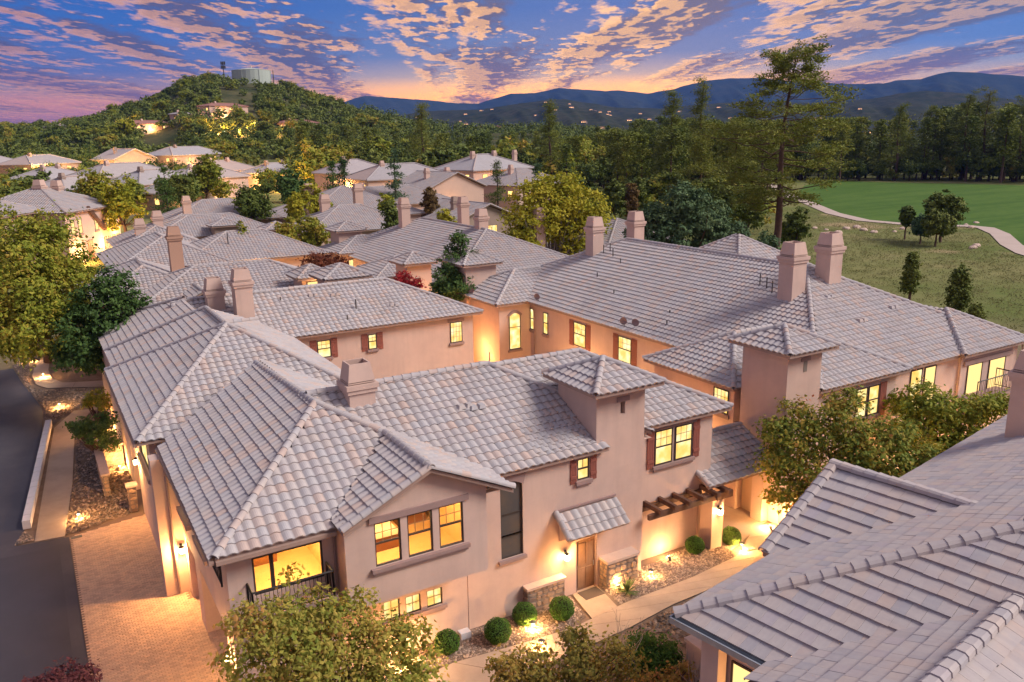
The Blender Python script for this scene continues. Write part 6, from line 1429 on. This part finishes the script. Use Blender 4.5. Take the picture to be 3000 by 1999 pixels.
def bl(label, px, py_top, dist, wpx, lmat, n=5200, name='shade_tree', size=None, hh=None, bark=None):
    """free-standing round tree: top at py_top, crown wpx wide"""
    p = pos(px, dist); z1 = height_at(px, py_top, dist) - p[2]; R0_ = wpx / 2 / FPX * dist; z1 = max(z1, 2.5); blobs = []
    for i in range(9):
        t = rng.uniform(0, 6.28); rr = R0_ * rng.uniform(.1, .6); zz = z1 * rng.uniform(.45, .8); blobs.append((np.array([math.cos(t) * rr, math.sin(t) * rr, zz]), np.array([R0_ * .5, R0_ * .5, z1 * .22])))
    blobs.append((np.array([0, 0, z1 * .78]), np.array([R0_ * .5, R0_ * .5, z1 * .2])))
    V, Q, cl = clumpy(blobs, n, size or max(.2, dist * .0032), max(.35, R0_ * .17), 22); mb = MB(); fork = np.array([0, 0, z1 * .35]); limb(mb, (0, 0, 0), fork, .03 * z1, .02 * z1, .05)
    for i in rng.choice(len(cl), min(16, len(cl)), replace=False): limb(mb, fork, cl[i], .009 * z1, .002 * z1, .1, 4)
    return tree_obj(name, label, 'tree', p, mb, bark or M_bark, V, Q, lmat)
for a in (('olive yellow tree in front of the lit facade house at left', 70, 560, 88, 130, M_l_mix), ('rounded golden tree right of the lit facade house', 375, 520, 118, 110, M_l_gold), ('green tree left of the golden one', 300, 505, 122, 110, M_l_mix), ('green tree at the left edge above the street', 10, 560, 92, 110, M_l_oak),
          ('large light green tree in the middle of the left houses', 612, 455, 175, 120, M_l_mix), ('round grey green tree right of the light green one', 760, 545, 128, 130, M_l_oak), ('dark oak above the grey green tree', 850, 490, 170, 100, M_l_dark), ('dark oak left of the light green tree', 545, 510, 165, 70, M_l_oak),
          ('glowing yellow tree beside the small tower', 930, 535, 125, 110, M_l_gold), ('yellow tree right of the glowing one', 880, 560, 120, 70, M_l_gold), ('pale green tree between the two grey roofs', 930, 622, 100, 110, M_l_mix), ('pale green bush tree left of the twin roofs', 850, 640, 98, 70, M_l_mix),
          ('dark oval tree in front of the striped roof', 1160, 580, 106, 78, M_l_oak), ('yellow tree behind the dark oval tree', 1140, 562, 118, 80, M_l_gold), ('brown leaved tree in the small court', 1270, 540, 130, 70, M_l_brown), ('golden bush by the lit court', 1310, 600, 112, 70, M_l_gold),
          ('small green tree on the grey roofs left', 725, 640, 92, 50, M_l_mix), ('yellow round tree at the edge of the wood', 1660, 436, 215, 60, M_l_gold), ('bright yellow tree lit from below on the hill foot', 375, 352, 470, 45, M_l_gold),
          ('round oak on the meadow behind the cottonwood', 1800, 520, 150, 75, M_l_oak), ('brownish tree on the meadow', 1850, 530, 150, 45, M_l_brown), ('small dark oak right of the brownish tree', 1868, 515, 160, 40, M_l_oak), ('grey green oak left of the giant pine', 2110, 520, 135, 150, M_l_oak), ('broad oak behind the cedar', 1960, 505, 170, 120, M_l_oak), ('dark oak under the giant pine', 2190, 540, 140, 120, M_l_oak),
          ('small leafy tree right of the giant pine trunk', 2330, 590, 118, 90, M_l_oak), ('spreading dark tree on the cart path island', 2755, 553, 148, 100, M_l_oak), ('small round tree left of the island tree', 2650, 605, 150, 45, M_l_oak), ('low dark bush at the foot of the island tree', 2740, 615, 142, 100, M_l_oak), ('round grey bush beside the low dark bush', 2695, 628, 144, 60, M_l_spruce),
          ('small young pine on the meadow', 2660, 733, 88, 40, M_l_oak), ('low round bush on the meadow right of the young pine', 2795, 768, 83, 62, M_l_oak), ('dark bush on the meadow near the right roof', 2838, 878, 68, 60, M_l_oak), ('bush behind the cedar by the roof', 2230, 675, 88, 80, M_l_spruce), ('dark bush left edge of the meadow', 2095, 600, 105, 60, M_l_spruce)):
    bl(*a)

# ---------------- woods: shared prototypes
def proto(kind, k):
    if kind == 'oak':
        blobs = [(np.array([*(rng.normal(0, .9, 2)), rng.uniform(1.6, 3.9)]), np.array([1.5, 1.5, 1.1]) * rng.uniform(.7, 1.1)) for _ in range(8)]; V, Q, cl = clumpy(blobs, 1500, .42, .5, 18); mb = MB(); limb(mb, (0, 0, -.5), (0, 0, 2.2), .22, .14, .03)
        for i in rng.choice(len(cl), 10, replace=False): limb(mb, (0, 0, 1.6), cl[i], .07, .02, .1, 4)
        return mb, V, Q, M_barkd, M_l_oak if k % 3 else M_l_mix
    h = 14.; mb = MB(); mb.tube([(0, 0, -.5), (.1, 0, h * .96)], [.26, .05], 6); cl = []
    for i in range(52):
        t = .2 + .8 * rng.random(); th = rng.uniform(0, 6.28); Ln = 3.3 * (1.05 - t) ** .6 * rng.uniform(.5, 1.1)
        for f_ in (.4, .7, 1.0): cl.append((math.cos(th) * Ln * f_, math.sin(th) * Ln * f_, h * t + Ln * f_ * .08))
    cl = np.array(cl); cc = np.repeat(cl, 11, 0); v, q = leaves(cc + rng.normal(0, 1, cc.shape) * np.array([.55, .55, .28]), .62, .8, .4); return mb, v, q, M_bark, M_l_pine if k % 2 else M_l_oak
PR = {}
for kind in ('oak', 'pine'):
    PR[kind] = []
    for k in range(5):
        tm, V, Q, bk, lm = proto(kind, k); mb = MB(); mb.arr(V, Q); PR[kind].append((tm.mesh('trunk', bk, smooth=True), mb.mesh('crown', lm)))
wr = np.random.default_rng(99)
def woods(kind, n, pxr, dr, hr, label, group, name, accept=None, toplim=None):
    made = 0; tries = 0
    while made < n and tries < n * 20:
        tries += 1; px = wr.uniform(*pxr); di = dr[0] + (dr[1] - dr[0]) * wr.random() ** 1.2; p = pos(px, di); h = wr.uniform(*hr)
        if accept and not accept(px, di, p): continue
        if toplim:
            lim = height_at(px, toplim(px), di) - p[2]
            if h > lim: h = lim * wr.uniform(.85, 1.0)
            if h < 2.5: continue
        tm, cm = PR[kind][wr.integers(5)]; s_ = h / (14. if kind == 'pine' else 4.9); o = bpy.data.objects.new(name, None); COL.objects.link(o); o.location = p; o.rotation_euler = (0, 0, wr.uniform(0, 6.28)); sx = s_ * wr.uniform(.85, 1.25) ; o.scale = (sx, sx, s_)
        xs = (pxr[0] + (pxr[1] - pxr[0]) * q_ for q_ in (.2, .4, .6, .8)); side = ('far left', 'left', 'middle', 'right', 'far right')[sum(px > x_ for x_ in xs)]; deep = 'front' if di < dr[0] + (dr[1] - dr[0]) * .3 else ('back' if di > dr[0] + (dr[1] - dr[0]) * .7 else 'middle')
        tag(o, label + ', ' + deep + ' rank at ' + side, 'tree', group); inst('trunk', tm, o, Matrix()); inst('crown', cm, o, Matrix()); made += 1
HX = [(-100, 380), (0, 378), (300, 345), (500, 280), (700, 235), (1000, 300), (1100, 345), (1200, 385), (1400, 395), (1700, 390), (1900, 350), (2200, 340), (2600, 350), (3100, 320)]
tl = lambda px: np.interp(px, [a[0] for a in HX], [a[1] for a in HX])
woods('pine', 105, (1750, 3080), (318, 400), (20, 32), 'tall pine in the dense wood behind the golf fairway', 'pines behind the golf fairway', 'pine_tree', toplim=lambda px: np.interp(px, [1750, 1950, 2100, 2300, 2500, 2700, 2800, 3000], [372, 340, 345, 350, 345, 330, 305, 300]))
woods('oak', 80, (1850, 3080), (323, 345), (4, 10), 'round dark oak along the far edge of the golf fairway', 'oaks behind the golf fairway', 'oak_tree')
woods('pine', 80, (1650, 2260), (190, 320), (14, 24), 'mid green pine in the wood left of the fairway', 'pines left of the fairway', 'pine_tree', toplim=lambda px: np.interp(px, [1650, 1850, 2000, 2260], [400, 372, 350, 352]))
woods('oak', 75, (1640, 2200), (150, 250), (5, 10), 'round dark oak scattered on the meadow edge', 'oaks on the meadow edge', 'oak_tree', accept=lambda px, di, p: not (di < 200 and 1880 > px > 1640 and wr.random() < .7))
woods('oak', 110, (860, 1900), (232, 420), (8, 15), 'round green tree in the wood beyond the pink houses', 'round trees beyond the houses', 'wood_tree', toplim=lambda px: np.interp(px, [860, 1000, 1150, 1300, 1900], [350, 372, 385, 396, 396]))
woods('pine', 60, (880, 1900), (260, 420), (12, 20), 'small pine among the round trees beyond the houses', 'pines beyond the houses', 'pine_tree', toplim=lambda px: np.interp(px, [860, 1000, 1150, 1300, 1900], [350, 365, 372, 384, 380]))
avoid = [(405, 335), (590, 350), (175, 340), (30, 345), (420, 235), (700, 262), (850, 255), (218, 245)]
woods('oak', 62, (-60, 900), (170, 335), (5, 9), 'round oak between the grey roofed houses at left', 'oaks between the left houses', 'oak_tree', accept=lambda px, di, p: all(abs(px - a) > 60 or di > b + 18 or di < b - 38 for a, b in avoid))
woods('oak', 290 - 0, (-80, 1180), (365, 700), (5, 10), 'rounded oak on the wooded hillside below the tank', 'oaks on the hillside', 'hillside_oak', accept=lambda px, di, p: all(abs(px - a) > w_ or di > b or di < c for a, b, w_, c in ((675, 560, 38, 490), (470, 475, 66, 388), (545, 540, 20, 480), (740, 722, 85, 610))))
# the rest of the hillside wood as one mass of real trees
def mass(name, n, pxr, dr, h, label, lm, skip=None):
    P = []
    while len(P) < n:
        px = wr.uniform(*pxr); di = dr[0] + (dr[1] - dr[0]) * wr.random() ** .8
        if skip and skip(px, di): continue
        P.append(pos(px, di))
    P = np.array(P); Vs = []; m = 62; hs = wr.uniform(h[0], h[1], n)
    d = wr.normal(0, 1, (n, m, 3)); d /= np.linalg.norm(d, axis=2)[:, :, None]; k = wr.uniform(.5, 1, (n, m))[:, :, None]
    C_ = d * k * np.stack([hs * .52, hs * .52, hs * .42], 1)[:, None]; C_[:, :, 2] += (hs * .55)[:, None]; C_ = C_ + P[:, None]
    v, q = leaves(C_.reshape(-1, 3), 1.55, .3, .7, d.reshape(-1, 3)); mb = MB(); mb.arr(v, q); o = wsingle(name, mb, lm, kind='stuff'); tag(o, label, 'woodland')
mass('hillside_woodland', 1500, (-120, 1260), (350, 760), (4.5, 8), 'dense oak scrub covering the hill under the water tank', M_l_oak, skip=lambda px, di: (abs(px - 675) < 34 and 505 < di < 575) or (abs(px - 470) < 60 and 395 < di < 475) or (abs(px - 735) < 14 and 470 < di < 640) or (abs(px - 740) < 72 and 625 < di < 722))
mass('valley_woodland', 900, (1050, 3100), (420, 950), (8, 13), 'dark wood stretching to the foot of the mountains', M_l_oak)
for px, py, pw in ((590, 392, 6000), (640, 394, 6000), (745, 398, 8000), (800, 400, 5000), (365, 378, 4000), (700, 400, 4500), (1262, 440, 500), (870, 470, 600), (290, 590, 200), (650, 585, 300), (1325, 610, 60)):
    p, r = hit(px, py); l_ = plight(None, (p[0], p[1], p[2] + 2.2), pw * 1.0, .6)
for px, di, pw in ((165, 322, 6000), (190, 328, 6000), (385, 318, 4000), (460, 322, 3000), (585, 330, 4000), (700, 244, 2600), (760, 250, 2000), (855, 236, 2600), (1010, 205, 1500), (1100, 198, 2200), (1075, 160, 900), (1330, 132, 500), (500, 205, 700), (560, 205, 700), (620, 210, 500), (960, 150, 900), (290, 150, 700)):
    p = pos(px, di); plight(None, (p[0], p[1], p[2] + 2.4), pw, .5)
# dry meadow grass: countless tufts
gp = []
while len(gp) < 8500:
    px = wr.uniform(1900, 3100); di = 70 + 130 * wr.random() ** .7; p = pos(px, di)
    if math.hypot(*p[:2]) > 0: gp.append(p)
gp = np.array(gp); a_ = gp @ e1; b_ = gp @ e2; inside = np.zeros(len(gp), bool); fp = np.array(fair); j = len(fp) - 1
for i in range(len(fp)):
    xi, yi = fp[i]; xj, yj = fp[j]; inside ^= ((yi > b_) != (yj > b_)) & (a_ < (xj - xi) * (b_ - yi) / (yj - yi + 1e-9) + xi); j = i
dcl = np.min(np.hypot(a_[:, None] - np.repeat(cl, 4, 0)[None, :, 0] * 1.0, b_[:, None] - np.repeat(cl, 4, 0)[None, :, 1]), 1) * 0 + 9
for i in range(len(cl) - 1):
    for t_ in np.linspace(0, 1, 12): q_ = cl[i] * (1 - t_) + cl[i + 1] * t_; dcl = np.minimum(dcl, np.hypot(a_ - q_[0], b_ - q_[1]))
gp = gp[~inside & (a_ > 50) & (dcl > 2.3)]; cc = np.repeat(gp, 7, 0) + rng.normal(0, .34, (len(gp) * 7, 3)) * np.array([1, 1, .3]) + np.array([0, 0, .12]); v, q = leaves(cc, .24, .1, .3); mb = MB(); mb.arr(v, q)
wsingle('meadow_grass', mb, leafmat('dry_grass', [(0, (.10, .13, .035)), (.5, (.19, .19, .07)), (1, (.32, .27, .13))], trans=.2), kind='stuff', label='rough dry grass of the meadow below the golf fairway', cat='grass')
# meadow boulders
for i, (px, py) in enumerate(((2387, 670), (2420, 675), (2455, 685), (2480, 672), (2530, 676), (2560, 682), (2620, 680), (2645, 672), (2690, 686), (2700, 690), (2830, 660), (2845, 668), (2860, 655), (2850, 728), (2860, 722), (2455, 700), (2510, 668))):
    a_, b_ = atG(px, py, 0); mb = MB(); s_ = rng.uniform(.45, .95); kk = 9; t = np.array([(math.cos(6.283 * j / kk) * rr_, math.sin(6.283 * j / kk) * rr_ * .75, zz_) for rr_, zz_ in ((1, -.1), (1.0, .25), (.72, .5), (.3, .6)) for j in range(kk)])
    mb.add(t * s_ * (1 + rng.normal(0, .09, t.shape)) + np.array([a_, b_, -.05]), [(r_ * kk + j, r_ * kk + (j + 1) % kk, (r_ + 1) * kk + (j + 1) % kk, (r_ + 1) * kk + j) for r_ in range(3) for j in range(kk)] + [[3 * kk + j for j in range(kk)]])
    single('boulder', mb, M_capst, 'pale boulder on the meadow below the cart path', 'rock', a_, b_, 0, 'boulders along the meadow')
# ---------------- haze: one closed box round the place
def haze():
    mb = MB(); mb.box(-8200, 8200, -300, 8900, -14, 760); m = bpy.data.materials.new('thin_evening_air'); m.use_nodes = True; nt = m.node_tree; N = nt.nodes; N.remove(N['Principled BSDF'])
    v = N.new('ShaderNodeVolumePrincipled'); v.inputs['Color'].default_value = (.10, .30, 1.0, 1); v.inputs['Density'].default_value = .55e-4; v.inputs['Anisotropy'].default_value = .0
    nt.links.new(v.outputs[0], N['Material Output'].inputs['Volume']); wsingle('haze', mb, m, kind='stuff')
haze()
